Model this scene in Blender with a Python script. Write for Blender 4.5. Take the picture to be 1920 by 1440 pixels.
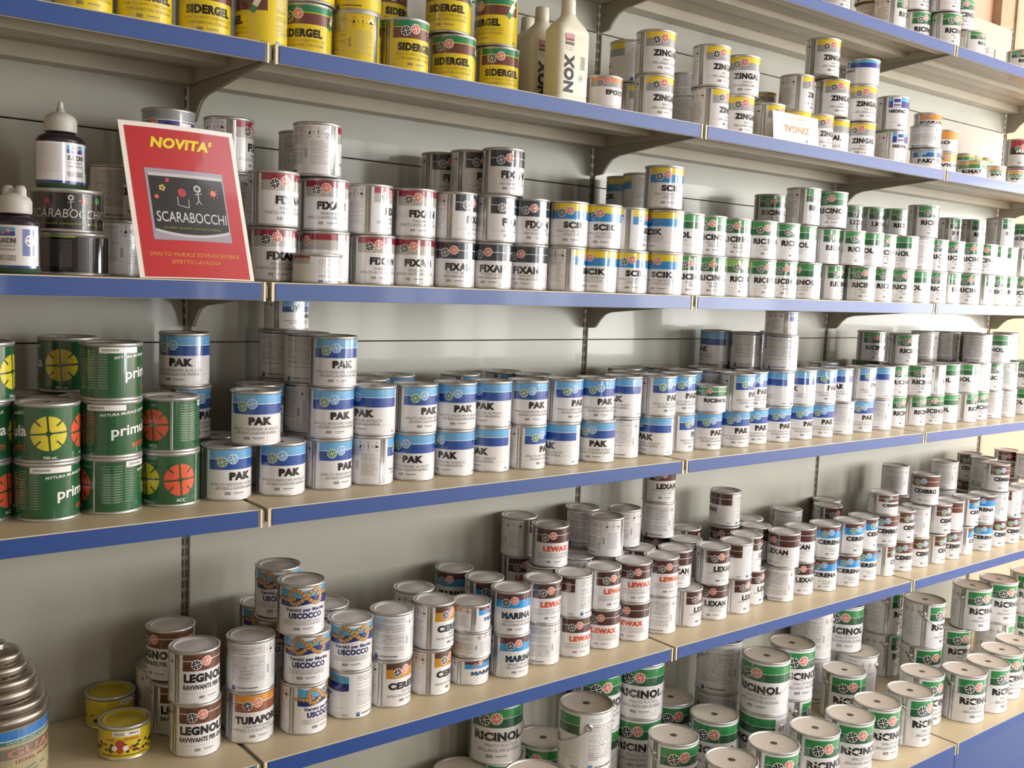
import bpy, bmesh, math, random
from mathutils import Vector, Matrix
# ---------------------------------------------------------------- camera, light, exposure
sc = bpy.context.scene
for o in list(bpy.data.objects): bpy.data.objects.remove(o)
cd = bpy.data.cameras.new('camera'); cam = bpy.data.objects.new('camera', cd); sc.collection.objects.link(cam); sc.camera = cam
cd.sensor_width = 36; cd.sensor_fit = 'HORIZONTAL'; cd.lens = 35.8698; cd.clip_start = .05
cam.matrix_world = Matrix([[0.784478, 0.031925, -0.619334, -0.843727], [-0.618921, 0.10331, -0.77863, -1.814514], [0.039126, 0.994137, 0.100804, 1.573129], [0.0, 0.0, 0.0, 1.0]])
sc.view_settings.view_transform = 'Standard'; sc.view_settings.look = 'None'; sc.view_settings.gamma = 1; sc.view_settings.use_curve_mapping = False
sc.view_settings.exposure = 0.22
w = bpy.data.worlds.new('world'); sc.world = w; w.use_nodes = True
w.node_tree.nodes['Background'].inputs[0].default_value = (.80, .90, 1.0, 1); w.node_tree.nodes['Background'].inputs[1].default_value = .9
ZS = [2.3971, 1.9933, 1.5519, 1.1135, 0.5971, 0.0901]; Y5 = -0.2025; HS = 0.0366; DEP = 0.4156
WZ0, WZ1 = .75, 2.75
WINX = [(.36, .55), (1.62, 1.86), (3.0, 3.7), (4.1, 4.9), (5.6, 7.6)]
RWY = (-4.1, -1.5)
def area(name, loc, rot, sx, sy, power, col=(1, 1, 1)):
    l = bpy.data.lights.new(name, 'AREA'); l.shape = 'RECTANGLE'; l.size = sx; l.size_y = sy; l.energy = power; l.color = col
    o = bpy.data.objects.new(name, l); sc.collection.objects.link(o); o.location = loc; o.rotation_euler = rot; return o
for i, ((a, b), p) in enumerate(zip(WINX, (18, 22, 50, 70, 270))):       # daylight entering by each shop window
    area('window_daylight', ((a+b)/2, -4.62, (WZ0+WZ1)/2), (math.radians(90), 0, 0), b-a-.08, WZ1-WZ0-.08, p, (1, .995, .975))
area('window_daylight', (9.02, (RWY[0]+RWY[1])/2, (WZ0+WZ1)/2), (math.radians(90), 0, math.radians(90)), RWY[1]-RWY[0]-.1, WZ1-WZ0-.1, 240, (1, .995, .975))
area('overhead_fill', (2.6, -2.0, 3.42), (0, 0, 0), 3.0, .5, 30, (.88, .94, 1))  # unseen cool fill, added overhead to turn the shaded cans bluish
POSTER = dict(o=(-0.238, 0.012, 1.5524132269812283), ux=(1.0, 0.0, -0.0), uz=(-0.0531, 0.2654, 0.9627), n=(0.0, -0.9627, 0.2654))
CARD = dict(o=(1.5103, 0.02, 1.9938), ux=(0.9992, -0.04, 0.0), uz=(0.0, 0.0995, 0.995), n=(-0.0398, -0.9942, 0.0994))
BOTTLES = [((-0.43, 0.06, 1.5519), -0.88, 'white-capped dye bottle with broken twin tips, leftmost on third shelf', True), ((-0.3384, 0.13, 1.7021), 0.182, 'white-capped dye bottle standing on the squat black tins', False)]
NOX = [((0.7742, 0.062, 1.9933), .0, 'tall white plastic bottle with upright black lettering, frontmost on second shelf'), ((0.7754, 0.16, 1.9933), .0, 'tall white plastic bottle directly behind the frontmost one'), ((0.8112, 0.26, 1.9933), .0, 'hindmost tall white bottle, mostly hidden on second shelf')]
RIB = (-0.4487, 0.16, 0.5971)
GROUPS = {'pak': 'white cans with two-tone blue bands', 'pakS': 'short white cans with blue bands', 'ric': 'white cans with green bands', 'ricl': 'white cans with lime-green bands', 'ricS': 'short green-banded cans', 'prim': 'green tins with flower discs', 'ape': 'short yellow bee tins', 'leg': 'white cans with wood-brown band', 'tur': 'white cans with orange-brown bands', 'usc': 'white cans with rope knot', 'cer': 'white cans with ochre band', 'mar': 'white cans with maroon-blue bands', 'marS': 'short maroon-blue banded cans', 'lew': 'brown-banded cans with orange word', 'lex': 'brown-banded cans with black word', 'cef': 'brown-cyan cans marked FONDO', 'cep': 'brown-cyan cans marked PARQUET', 'cen': 'white cans with brown-cyan bands', 'cem': 'brown-banded cans with green-blue discs', 'cemS': 'short brown-banded cans', 'scar': 'squat black chalk-drawing tins', 'blu': 'grey-and-violet banded cans', 'fxr': 'white cans with crimson band', 'fxrS': 'short crimson-banded cans', 'fxd': 'white cans with charcoal band', 'sck': 'white cans with yellow-blue bands', 'sid': 'yellow cans with green-maroon bands', 'epo': 'small orange-grey banded cans', 'zin': 'white cans with yellow-grey bands', 'zinS': 'small yellow-grey banded cans', 'neo': 'white cans with cyan-violet bands', 'neoS': 'short cyan-violet banded cans', 'pakt': 'short cans with wavy blue band', 'pakb': 'short white cans', 'spa': 'flat orange-banded tins', 'svi': 'small white orange-banded cans', 'rim': 'squat gold-green banded cans', 'fis': 'tiny gold-green banded can', 'redp': 'red-and-dark banded cans', 'svs': 'small orange-green banded cans', 'big': 'large green-banded handled cans'}
SMALL = ['pakS', 'ricS', 'ape', 'marS', 'cemS', 'scar', 'fxrS', 'epo', 'zinS', 'neoS', 'pakt', 'pakb', 'spa', 'svi', 'rim', 'fis', 'svs']
# shelf row, kind, x, y, height above shelf, turn (degrees), label
CANS = [
(0,'ric',1.8146,0.07,0.0,15.9,'white can with green bands, first from left, bottom tier, middle bay, front row, top shelf'),
(0,'ric',2.1723,0.1717,0.0,153.4,'white can with green bands reversed, bottom tier, middle bay, front row, top shelf'),
(0,'ric',2.1298,0.0783,0.0,47.9,'white can with green bands, second from left, bottom tier, middle bay, front row, top shelf'),
(0,'ric',2.3514,0.1263,0.0,15.6,'white can with green bands, third from left, bottom tier, middle bay, front row, top shelf'),
(0,'ric',2.4327,0.0637,0.0,14.9,'white can with green bands, first from left, bottom tier, right bay, front row, top shelf'),
(0,'ric',2.7011,0.15,0.0,5.2,'white can with green bands, second from left, bottom tier, right bay, front row, top shelf'),
(0,'ricS',2.5824,0.0538,0.0,23.6,'short green-banded can, first from left, bottom tier, right bay, front row, top shelf'),
(0,'ricS',2.8425,0.15,0.0,101.1,'short green-banded can reversed, bottom tier, right bay, front row, top shelf'),
(0,'ricS',2.9501,0.0538,0.0,-18.9,'short green-banded can, second from left, bottom tier, right bay, front row, top shelf'),
(0,'ric',2.1566,0.1705,0.1095,146.5,'can with green bands reversed, first from left, second tier, middle bay, front row, top shelf'),
(0,'ric',2.1092,0.0795,0.1095,152.7,'can with green bands reversed, second from left, second tier, middle bay, front row, top shelf'),
(0,'ric',2.3361,0.1266,0.1095,16.0,'white can with green bands, second tier, middle bay, front row, top shelf'),
(0,'ric',2.417,0.0634,0.1095,17.3,'white can with green bands, first from left, second tier, right bay, front row, top shelf'),
(0,'ric',2.6676,0.15,0.1095,-2.3,'white can with green bands, second from left, second tier, right bay, front row, top shelf'),
(0,'ric',2.312,0.1263,0.219,14.4,'white can with green bands, third tier, middle bay, front row, top shelf'),
(0,'ric',2.3933,0.0637,0.219,143.2,'white can with green bands reversed, third tier, middle bay, front row, top shelf'),
(1,'sid',-0.3163,0.08,0.0,22.4,'yellow can with green-maroon bands, first from left, bottom tier, far-left bay, front row, second shelf'),
(1,'sid',-0.2085,0.09,0.0,16.6,'yellow can with green-maroon bands, second from left, bottom tier, far-left bay, front row, second shelf'),
(1,'sid',-0.0926,0.1,0.0,12.6,'yellow can with green-maroon bands, third from left, bottom tier, far-left bay, front row, second shelf'),
(1,'sid',0.0177,0.09,0.0,-94.3,'yellow can with green-maroon bands reversed, bottom tier, left bay, front row, second shelf'),
(1,'sid',0.1303,0.12,0.0,-17.7,'yellow can with green-maroon bands, first from left, bottom tier, left bay, front row, second shelf'),
(1,'sid',0.2328,0.1,0.0,120.7,'yellow can with green-maroon bands, second from left, bottom tier, left bay, front row, second shelf'),
(1,'sid',0.3773,0.23,0.0,78.3,'yellow can with green-maroon bands, bottom tier, left bay, rear row, second shelf'),
(1,'sid',0.3319,0.07,0.0,22.3,'yellow can with green-maroon bands, third from left, bottom tier, left bay, front row, second shelf'),
(1,'sid',0.483,0.11,0.0,-16.5,'yellow can with green-maroon bands, fourth from left, bottom tier, left bay, front row, second shelf'),
(1,'sid',0.6225,0.13,0.0,0.8,'yellow can with green-maroon bands, fifth from left, bottom tier, left bay, front row, second shelf'),
(1,'epo',0.8866,0.05,0.0,0.2,'small orange-grey banded can, bottom tier, left bay, front row, second shelf'),
(1,'zin',1.1193,0.2,0.0,40.8,'white can with yellow-grey bands, bottom tier, left bay, rear row, second shelf'),
(1,'zin',1.0803,0.07,0.0,14.6,'white can with yellow-grey bands, bottom tier, left bay, front row, second shelf'),
(1,'zin',1.3446,0.2,0.0,162.6,'white can with yellow-grey bands reversed, bottom tier, middle bay, rear row, second shelf'),
(1,'zin',1.2969,0.07,0.0,43.4,'white can with yellow-grey bands, first from left, bottom tier, middle bay, front row, second shelf'),
(1,'zin',1.428,0.09,0.0,10.1,'white can with yellow-grey bands, second from left, bottom tier, middle bay, front row, second shelf'),
(1,'zin',1.7517,0.26,0.0,17.8,'white can with yellow-grey bands, bottom tier, middle bay, rear row, second shelf'),
(1,'zin',1.5775,0.1,0.0,36.3,'white can with yellow-grey bands, third from left, bottom tier, middle bay, front row, second shelf'),
(1,'zin',1.7109,0.106,0.0,-20.3,'white can with yellow-grey bands, fourth from left, bottom tier, middle bay, front row, second shelf'),
(1,'zin',1.8131,0.0986,0.0,20.9,'white can with yellow-grey bands, fifth from left, bottom tier, middle bay, front row, second shelf'),
(1,'zin',1.9151,0.1112,0.0,-52.0,'white can with yellow-grey bands, sixth from left, bottom tier, middle bay, front row, second shelf'),
(1,'zin',2.014,0.0843,0.0,-17.4,'white can with yellow-grey bands, seventh from left, bottom tier, middle bay, front row, second shelf'),
(1,'neo',2.2242,0.1,0.0,30.0,'white can with cyan-violet bands, bottom tier, middle bay, front row, second shelf'),
(1,'pakt',2.4222,0.09,0.0,-28.6,'short can with wavy blue band, bottom tier, right bay, front row, second shelf'),
(1,'svi',2.5367,0.09,0.0,-10.1,'small white orange-banded can, bottom tier, right bay, front row, second shelf'),
(1,'rim',2.8521,0.1742,0.0,-21.5,'squat gold-green banded can, first from left, bottom tier, right bay, front row, second shelf'),
(1,'rim',2.6961,0.07,0.0,-42.7,'squat gold-green banded can, second from left, bottom tier, right bay, front row, second shelf'),
(1,'rim',2.9549,0.1758,0.0,24.6,'squat gold-green banded can, third from left, bottom tier, right bay, front row, second shelf'),
(1,'redp',3.2532,0.3,0.0,-69.7,'red-and-dark banded can, first from left, bottom tier, right bay, rear row, second shelf'),
(1,'svs',2.8234,0.06,0.0,7.6,'small orange-green banded can, first from left, bottom tier, right bay, front row, second shelf'),
(1,'svs',2.9817,0.06,0.0,1.1,'small orange-green banded can, second from left, bottom tier, right bay, front row, second shelf'),
(1,'redp',3.3339,0.22,0.0,-11.0,'red-and-dark banded can, second from left, bottom tier, right bay, rear row, second shelf'),
(1,'fis',2.8348,0.1764,0.062,-20.6,'tiny gold-green banded can, first from left, second tier, right bay, front row, second shelf'),
(1,'fis',2.9077,0.1845,0.062,-9.0,'tiny gold-green banded can, second from left, second tier, right bay, front row, second shelf'),
(1,'fis',2.9805,0.1791,0.062,9.3,'tiny gold-green banded can, third from left, second tier, right bay, front row, second shelf'),
(1,'pakb',2.4109,0.09,0.075,143.3,'short white can reversed, second tier, right bay, front row, second shelf'),
(1,'svi',2.5353,0.09,0.075,-67.6,'small white orange-banded can, second tier, right bay, front row, second shelf'),
(1,'sid',-0.2055,0.1,0.1095,24.6,'yellow can with green-maroon bands, second tier, far-left bay, front row, second shelf'),
(1,'sid',0.1326,0.1148,0.1095,26.1,'yellow can with green-maroon bands, first from left, second tier, left bay, front row, second shelf'),
(1,'sid',0.2347,0.1052,0.1095,173.7,'yellow can with green-maroon bands reversed, second tier, left bay, front row, second shelf'),
(1,'sid',0.3773,0.23,0.1095,41.2,'yellow can with green-maroon bands, second tier, left bay, rear row, second shelf'),
(1,'sid',0.467,0.11,0.1095,-18.3,'yellow can with green-maroon bands, second from left, second tier, left bay, front row, second shelf'),
(1,'sid',0.6142,0.13,0.1095,-53.9,'yellow can with green-maroon bands, third from left, second tier, left bay, front row, second shelf'),
(1,'zin',1.1116,0.2,0.1095,-140.6,'white can with yellow-grey bands reversed, second tier, left bay, rear row, second shelf'),
(1,'zin',1.0798,0.07,0.1095,9.7,'white can with yellow-grey bands, second tier, left bay, front row, second shelf'),
(1,'zinS',1.381,0.25,0.1095,155.9,'small yellow-grey banded can reversed, second tier, middle bay, rear row, second shelf'),
(1,'zin',1.2926,0.07,0.1095,20.1,'white can with yellow-grey bands, first from left, second tier, middle bay, front row, second shelf'),
(1,'zin',1.4427,0.09,0.1095,-11.9,'white can with yellow-grey bands, second from left, second tier, middle bay, front row, second shelf'),
(1,'zinS',1.7517,0.26,0.1095,1.6,'small yellow-grey banded can, second tier, middle bay, rear row, second shelf'),
(1,'zin',1.7478,0.13,0.1095,50.8,'white can with yellow-grey bands, third from left, second tier, middle bay, front row, second shelf'),
(1,'zin',1.8699,0.09,0.1095,4.1,'white can with yellow-grey bands, fourth from left, second tier, middle bay, front row, second shelf'),
(1,'zin',2.0011,0.08,0.1095,-6.5,'white can with yellow-grey bands, fifth from left, second tier, middle bay, front row, second shelf'),
(1,'neo',2.2185,0.1,0.1095,10.3,'white can with cyan-violet bands, second tier, middle bay, front row, second shelf'),
(1,'redp',3.3226,0.22,0.1095,-11.0,'red-and-dark banded can, second tier, right bay, rear row, second shelf'),
(1,'spa',2.4191,0.09,0.15,-11.0,'flat orange-banded tin, third tier, right bay, front row, second shelf'),
(1,'zin',1.8104,0.09,0.219,10.2,'white can with yellow-grey bands, third tier, middle bay, front row, second shelf'),
(1,'neoS',2.006,0.08,0.219,-65.4,'short cyan-violet banded can, third tier, middle bay, front row, second shelf'),
(2,'scar',-0.3175,0.13,0.0,177.9,'squat black chalk-drawing tin reversed, bottom tier, far-left bay, front row, third shelf'),
(2,'cen',-0.1851,0.3,0.0,-205.3,'white can with brown-cyan bands reversed, bottom tier, far-left bay, rear row, third shelf'),
(2,'fxr',0.019,0.24,0.0,153.5,'white can with crimson band, bottom tier, left bay, rear row, third shelf'),
(2,'fxr',0.0674,0.1356,0.0,16.3,'white can with crimson band, first from left, bottom tier, left bay, front row, third shelf'),
(2,'fxr',0.2133,0.3,0.0,-86.0,'white can with crimson band reversed, bottom tier, left bay, rear row, third shelf'),
(2,'fxrS',0.1291,0.0538,0.0,-128.0,'short crimson-banded can reversed, bottom tier, left bay, front row, third shelf'),
(2,'fxr',0.2063,0.165,0.0,-50.9,'white can with crimson band, second from left, bottom tier, left bay, front row, third shelf'),
(2,'fxr',0.3352,0.1891,0.0,15.7,'white can with crimson band, third from left, bottom tier, left bay, front row, third shelf'),
(2,'fxr',0.4374,0.1813,0.0,-1.5,'white can with crimson band, fourth from left, bottom tier, left bay, front row, third shelf'),
(2,'fxd',0.6024,0.3,0.0,35.7,'white can with charcoal band, bottom tier, left bay, rear row, third shelf'),
(2,'fxd',0.5378,0.1608,0.0,-5.4,'white can with charcoal band, first from left, bottom tier, left bay, front row, third shelf'),
(2,'fxd',0.6396,0.1488,0.0,-17.5,'white can with charcoal band, second from left, bottom tier, left bay, front row, third shelf'),
(2,'fxd',0.7417,0.1382,0.0,-28.2,'white can with charcoal band, third from left, bottom tier, left bay, front row, third shelf'),
(2,'sck',0.8398,0.1082,0.0,65.3,'white can with yellow-blue bands, first from left, bottom tier, left bay, front row, third shelf'),
(2,'sck',0.9421,0.1016,0.0,-38.1,'white can with yellow-blue bands, second from left, bottom tier, left bay, front row, third shelf'),
(2,'sck',1.2437,0.3291,0.0,-92.4,'can with yellow-blue bands reversed, first from left, bottom tier, middle bay, rear row, third shelf'),
(2,'sck',1.0443,0.0929,0.0,-5.2,'white can with yellow-blue bands, third from left, bottom tier, left bay, front row, third shelf'),
(2,'sck',1.2139,0.2309,0.0,-211.3,'can with yellow-blue bands reversed, second from left, bottom tier, middle bay, rear row, third shelf'),
(2,'sck',1.1424,0.0629,0.0,-35.3,'white can with yellow-blue bands, fourth from left, bottom tier, left bay, front row, third shelf'),
(2,'ric',1.2427,0.084,0.0,10.1,'white can with green bands, first from left, bottom tier, middle bay, front row, third shelf'),
(2,'ric',1.3453,0.0859,0.0,-3.2,'white can with green bands, second from left, bottom tier, middle bay, front row, third shelf'),
(2,'ricl',1.4486,0.09,0.0,21.9,'white can with lime-green bands, bottom tier, middle bay, front row, third shelf'),
(2,'ric',1.5572,0.0795,0.0,10.0,'white can with green bands, third from left, bottom tier, middle bay, front row, third shelf'),
(2,'ric',1.8754,0.3,0.0,-84.4,'white can with green bands, first from left, bottom tier, middle bay, rear row, third shelf'),
(2,'ric',1.6597,0.0805,0.0,-0.8,'white can with green bands, fourth from left, bottom tier, middle bay, front row, third shelf'),
(2,'ric',1.7773,0.08,0.0,-46.1,'white can with green bands, fifth from left, bottom tier, middle bay, front row, third shelf'),
(2,'ric',1.9534,0.1182,0.0,28.4,'white can with green bands, sixth from left, bottom tier, middle bay, front row, third shelf'),
(2,'ric',2.3427,0.3173,0.0,28.0,'white can with green bands, second from left, bottom tier, middle bay, rear row, third shelf'),
(2,'ric',2.039,0.0618,0.0,-6.6,'white can with green bands, seventh from left, bottom tier, middle bay, front row, third shelf'),
(2,'ric',2.4423,0.2927,0.0,122.8,'white can with green bands, first from left, bottom tier, right bay, rear row, third shelf'),
(2,'ric',2.1536,0.07,0.0,16.3,'white can with green bands, eighth from left, bottom tier, middle bay, front row, third shelf'),
(2,'ric',2.2781,0.07,0.0,-2.3,'white can with green bands, ninth from left, bottom tier, middle bay, front row, third shelf'),
(2,'ric',2.3993,0.0787,0.0,-66.7,'white can with green bands, tenth from left, bottom tier, middle bay, front row, third shelf'),
(2,'ric',2.5019,0.078,0.0,8.4,'white can with green bands, first from left, bottom tier, right bay, front row, third shelf'),
(2,'ric',2.6045,0.0832,0.0,39.4,'white can with green bands, second from left, bottom tier, right bay, front row, third shelf'),
(2,'ric',3.0051,0.3,0.0,57.8,'white can with green bands, second from left, bottom tier, right bay, rear row, third shelf'),
(2,'ric',2.7145,0.07,0.0,-9.9,'white can with green bands, third from left, bottom tier, right bay, front row, third shelf'),
(2,'ric',2.8185,0.0687,0.0,47.1,'white can with green bands, fourth from left, bottom tier, right bay, front row, third shelf'),
(2,'ric',2.9209,0.0741,0.0,14.3,'white can with green bands, fifth from left, bottom tier, right bay, front row, third shelf'),
(2,'ric',3.023,0.0848,0.0,32.1,'white can with green bands, sixth from left, bottom tier, right bay, front row, third shelf'),
(2,'ric',3.3672,0.2,0.0,-86.9,'white can with green bands, third from left, bottom tier, right bay, rear row, third shelf'),
(2,'ric',3.1255,0.0823,0.0,-4.8,'white can with green bands, seventh from left, bottom tier, right bay, front row, third shelf'),
(2,'scar',-0.3271,0.13,0.075,38.1,'squat black chalk-drawing tin, second tier, far-left bay, front row, third shelf'),
(2,'cen',-0.183,0.3326,0.1095,-167.3,'white can with brown-cyan bands reversed, second tier, far-left bay, rear row, third shelf'),
(2,'cen',-0.1444,0.2374,0.1095,-25.6,'white can with brown-cyan bands, second tier, far-left bay, rear row, third shelf'),
(2,'fxr',0.019,0.24,0.1095,136.6,'white can with crimson band, first from left, second tier, left bay, rear row, third shelf'),
(2,'fxr',0.0628,0.12,0.1095,31.5,'white can with crimson band, first from left, second tier, left bay, front row, third shelf'),
(2,'fxr',0.2133,0.3,0.1095,-130.5,'white can with crimson band reversed, second tier, left bay, rear row, third shelf'),
(2,'fxr',0.2025,0.165,0.1095,4.1,'white can with crimson band, second from left, second tier, left bay, front row, third shelf'),
(2,'fxr',0.3267,0.19,0.1095,64.2,'white can with crimson band, second from left, second tier, left bay, rear row, third shelf'),
(2,'fxr',0.4396,0.1827,0.1095,5.6,'white can with crimson band, third from left, second tier, left bay, front row, third shelf'),
(2,'fxd',0.6024,0.3,0.1095,64.6,'white can with charcoal band, second tier, left bay, rear row, third shelf'),
(2,'fxd',0.5403,0.1633,0.1095,48.6,'white can with charcoal band, first from left, second tier, left bay, front row, third shelf'),
(2,'fxd',0.6403,0.1401,0.1095,34.0,'white can with charcoal band, second from left, second tier, left bay, front row, third shelf'),
(2,'fxd',0.7428,0.1388,0.1095,3.0,'white can with charcoal band, third from left, second tier, left bay, front row, third shelf'),
(2,'sck',0.8401,0.1064,0.1095,-5.8,'white can with yellow-blue bands, first from left, second tier, left bay, front row, third shelf'),
(2,'sck',0.9418,0.0932,0.1095,-18.7,'white can with yellow-blue bands, second from left, second tier, left bay, front row, third shelf'),
(2,'sck',1.2437,0.3291,0.1095,-49.2,'can with yellow-blue bands reversed, first from left, second tier, middle bay, rear row, third shelf'),
(2,'sck',1.0441,0.1009,0.1095,53.0,'white can with yellow-blue bands, third from left, second tier, left bay, front row, third shelf'),
(2,'sck',1.2139,0.2309,0.1095,-203.5,'can with yellow-blue bands reversed, second from left, second tier, middle bay, rear row, third shelf'),
(2,'sck',1.14,0.0647,0.1095,-70.6,'white can with yellow-blue bands, fourth from left, second tier, left bay, front row, third shelf'),
(2,'ric',1.241,0.0828,0.1095,-59.6,'white can with green bands, first from left, second tier, middle bay, front row, third shelf'),
(2,'ric',1.3432,0.0908,0.1095,-6.8,'white can with green bands, second from left, second tier, middle bay, front row, third shelf'),
(2,'ric',1.447,0.0883,0.1095,-9.9,'white can with green bands, third from left, second tier, middle bay, front row, third shelf'),
(2,'ric',1.5491,0.0774,0.1095,3.5,'white can with green bands, fourth from left, second tier, middle bay, front row, third shelf'),
(2,'ric',1.8754,0.3,0.1095,-33.5,'white can with green bands, first from left, second tier, middle bay, rear row, third shelf'),
(2,'ric',1.6516,0.0756,0.1095,20.2,'white can with green bands, fifth from left, second tier, middle bay, front row, third shelf'),
(2,'ric',1.7535,0.0887,0.1095,-50.7,'white can with green bands, sixth from left, second tier, middle bay, front row, third shelf'),
(2,'ric',1.8978,0.1047,0.1095,28.8,'white can with green bands, seventh from left, second tier, middle bay, front row, third shelf'),
(2,'ric',2.3427,0.3173,0.1095,44.5,'white can with green bands, second from left, second tier, middle bay, rear row, third shelf'),
(2,'ric',1.9977,0.0814,0.1095,16.9,'white can with green bands, eighth from left, second tier, middle bay, front row, third shelf'),
(2,'ric',2.1003,0.0803,0.1095,-64.2,'white can with green bands, ninth from left, second tier, middle bay, front row, third shelf'),
(2,'ric',2.4423,0.2927,0.1095,58.2,'white can with green bands, first from left, second tier, right bay, rear row, third shelf'),
(2,'ric',2.2016,0.0964,0.1095,6.4,'white can with green bands, tenth from left, second tier, middle bay, front row, third shelf'),
(2,'ric',2.3025,0.078,0.1095,-60.9,'white can with green bands, eleventh from left, second tier, middle bay, front row, third shelf'),
(2,'ric',2.405,0.0811,0.1095,150.3,'white can with green bands reversed, second tier, right bay, front row, third shelf'),
(2,'ric',2.5075,0.0854,0.1095,9.3,'white can with green bands, first from left, second tier, right bay, front row, third shelf'),
(2,'ric',3.0051,0.3,0.1095,81.4,'white can with green bands, second from left, second tier, right bay, rear row, third shelf'),
(2,'ric',2.6101,0.081,0.1095,1.2,'white can with green bands, second from left, second tier, right bay, front row, third shelf'),
(2,'ric',2.7117,0.0668,0.1095,-10.4,'white can with green bands, third from left, second tier, right bay, front row, third shelf'),
(2,'ric',2.8143,0.0663,0.1095,-18.4,'white can with green bands, fourth from left, second tier, right bay, front row, third shelf'),
(2,'ric',2.916,0.0789,0.1095,-85.3,'white can with green bands, fifth from left, second tier, right bay, front row, third shelf'),
(2,'ric',3.0181,0.0893,0.1095,-80.7,'white can with green bands, sixth from left, second tier, right bay, front row, third shelf'),
(2,'ric',3.3672,0.2,0.1095,-18.2,'white can with green bands, third from left, second tier, right bay, rear row, third shelf'),
(2,'ric',3.1202,0.0803,0.1095,38.2,'white can with green bands, seventh from left, second tier, right bay, front row, third shelf'),
(2,'blu',-0.1074,0.24,0.219,-24.8,'grey-and-violet banded can, third tier, far-left bay, rear row, third shelf'),
(2,'fxr',0.019,0.24,0.219,76.8,'white can with crimson band, third tier, left bay, rear row, third shelf'),
(2,'fxr',0.2133,0.3,0.219,-176.6,'white can with crimson band reversed, third tier, left bay, rear row, third shelf'),
(2,'fxr',0.1747,0.15,0.219,110.6,'white can with crimson band, third tier, left bay, front row, third shelf'),
(2,'fxd',0.6167,0.3375,0.219,21.7,'white can with charcoal band, first from left, third tier, left bay, rear row, third shelf'),
(2,'fxd',0.6342,0.2364,0.219,32.6,'white can with charcoal band, second from left, third tier, left bay, rear row, third shelf'),
(2,'fxd',0.6564,0.1361,0.219,8.2,'white can with charcoal band, third tier, left bay, front row, third shelf'),
(2,'sck',1.2437,0.3291,0.219,-91.3,'can with yellow-blue bands reversed, first from left, third tier, middle bay, rear row, third shelf'),
(2,'sck',1.2139,0.2309,0.219,-160.6,'can with yellow-blue bands reversed, second from left, third tier, middle bay, rear row, third shelf'),
(2,'sck',1.1192,0.0538,0.219,-6.3,'white can with yellow-blue bands, third tier, left bay, front row, third shelf'),
(2,'ric',1.8754,0.3,0.219,-6.9,'white can with green bands, first from left, third tier, middle bay, rear row, third shelf'),
(2,'ric',1.7499,0.08,0.219,39.7,'white can with green bands, first from left, third tier, middle bay, front row, third shelf'),
(2,'ric',1.8875,0.08,0.219,-24.4,'white can with green bands, second from left, third tier, middle bay, front row, third shelf'),
(2,'ric',2.3268,0.311,0.219,26.8,'white can with green bands, second from left, third tier, middle bay, rear row, third shelf'),
(2,'ric',2.4272,0.2892,0.219,25.7,'white can with green bands, first from left, third tier, right bay, rear row, third shelf'),
(2,'ric',2.5219,0.2499,0.219,13.5,'white can with green bands, second from left, third tier, right bay, rear row, third shelf'),
(2,'ric',2.4202,0.08,0.219,6.8,'white can with green bands, first from left, third tier, right bay, front row, third shelf'),
(2,'ric',2.9709,0.292,0.219,31.8,'white can with green bands, third from left, third tier, right bay, rear row, third shelf'),
(2,'ric',3.0678,0.258,0.219,33.6,'white can with green bands, fourth from left, third tier, right bay, rear row, third shelf'),
(2,'ric',3.0379,0.12,0.219,31.4,'white can with green bands, second from left, third tier, right bay, front row, third shelf'),
(2,'ric',3.3672,0.2,0.219,-71.4,'white can with green bands, fifth from left, third tier, right bay, rear row, third shelf'),
(3,'prim',-0.4672,0.1768,0.0,-28.8,'green tin with flower discs, first from left, bottom tier, far-left bay, front row, fourth shelf'),
(3,'prim',-0.3507,0.26,0.0,9.9,'green tin with flower discs, bottom tier, far-left bay, rear row, fourth shelf'),
(3,'prim',-0.3624,0.137,0.0,141.2,'green tin with flower discs, second from left, bottom tier, far-left bay, front row, fourth shelf'),
(3,'prim',-0.249,0.1384,0.0,-162.9,'green tin with flower discs, third from left, bottom tier, far-left bay, front row, fourth shelf'),
(3,'prim',-0.1328,0.1478,0.0,-73.9,'green tin with flower discs, fourth from left, bottom tier, far-left bay, front row, fourth shelf'),
(3,'pak',0.0053,0.2666,0.0,30.8,'can with two-tone blue bands, first from left, bottom tier, left bay, rear row, fourth shelf'),
(3,'pak',-0.0199,0.1431,0.0,21.2,'white can with two-tone blue bands, bottom tier, far-left bay, front row, fourth shelf'),
(3,'pak',0.1071,0.2544,0.0,82.0,'can with two-tone blue bands, second from left, bottom tier, left bay, rear row, fourth shelf'),
(3,'pak',0.1928,0.3465,0.0,116.7,'can with two-tone blue bands reversed, first from left, bottom tier, left bay, rear, fourth shelf'),
(3,'pak',0.0954,0.1325,0.0,6.3,'can with two-tone blue bands, first from left, bottom tier, left bay, front row, fourth shelf'),
(3,'pak',0.2092,0.2453,0.0,75.3,'can with two-tone blue bands reversed, second from left, bottom tier, left bay, rear, fourth shelf'),
(3,'pak',0.2118,0.1415,0.0,32.2,'can with two-tone blue bands, second from left, bottom tier, left bay, front row, fourth shelf'),
(3,'pak',0.379,0.27,0.0,101.3,'can with two-tone blue bands, third from left, bottom tier, left bay, rear row, fourth shelf'),
(3,'pak',0.3162,0.1392,0.0,98.3,'can with two-tone blue bands, third from left, bottom tier, left bay, front row, fourth shelf'),
(3,'pak',0.4896,0.33,0.0,42.3,'can with two-tone blue bands, fourth from left, bottom tier, left bay, rear row, fourth shelf'),
(3,'pak',0.4265,0.1386,0.0,-23.0,'can with two-tone blue bands, fourth from left, bottom tier, left bay, front row, fourth shelf'),
(3,'pak',0.5402,0.1399,0.0,-40.3,'can with two-tone blue bands, fifth from left, bottom tier, left bay, front row, fourth shelf'),
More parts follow.
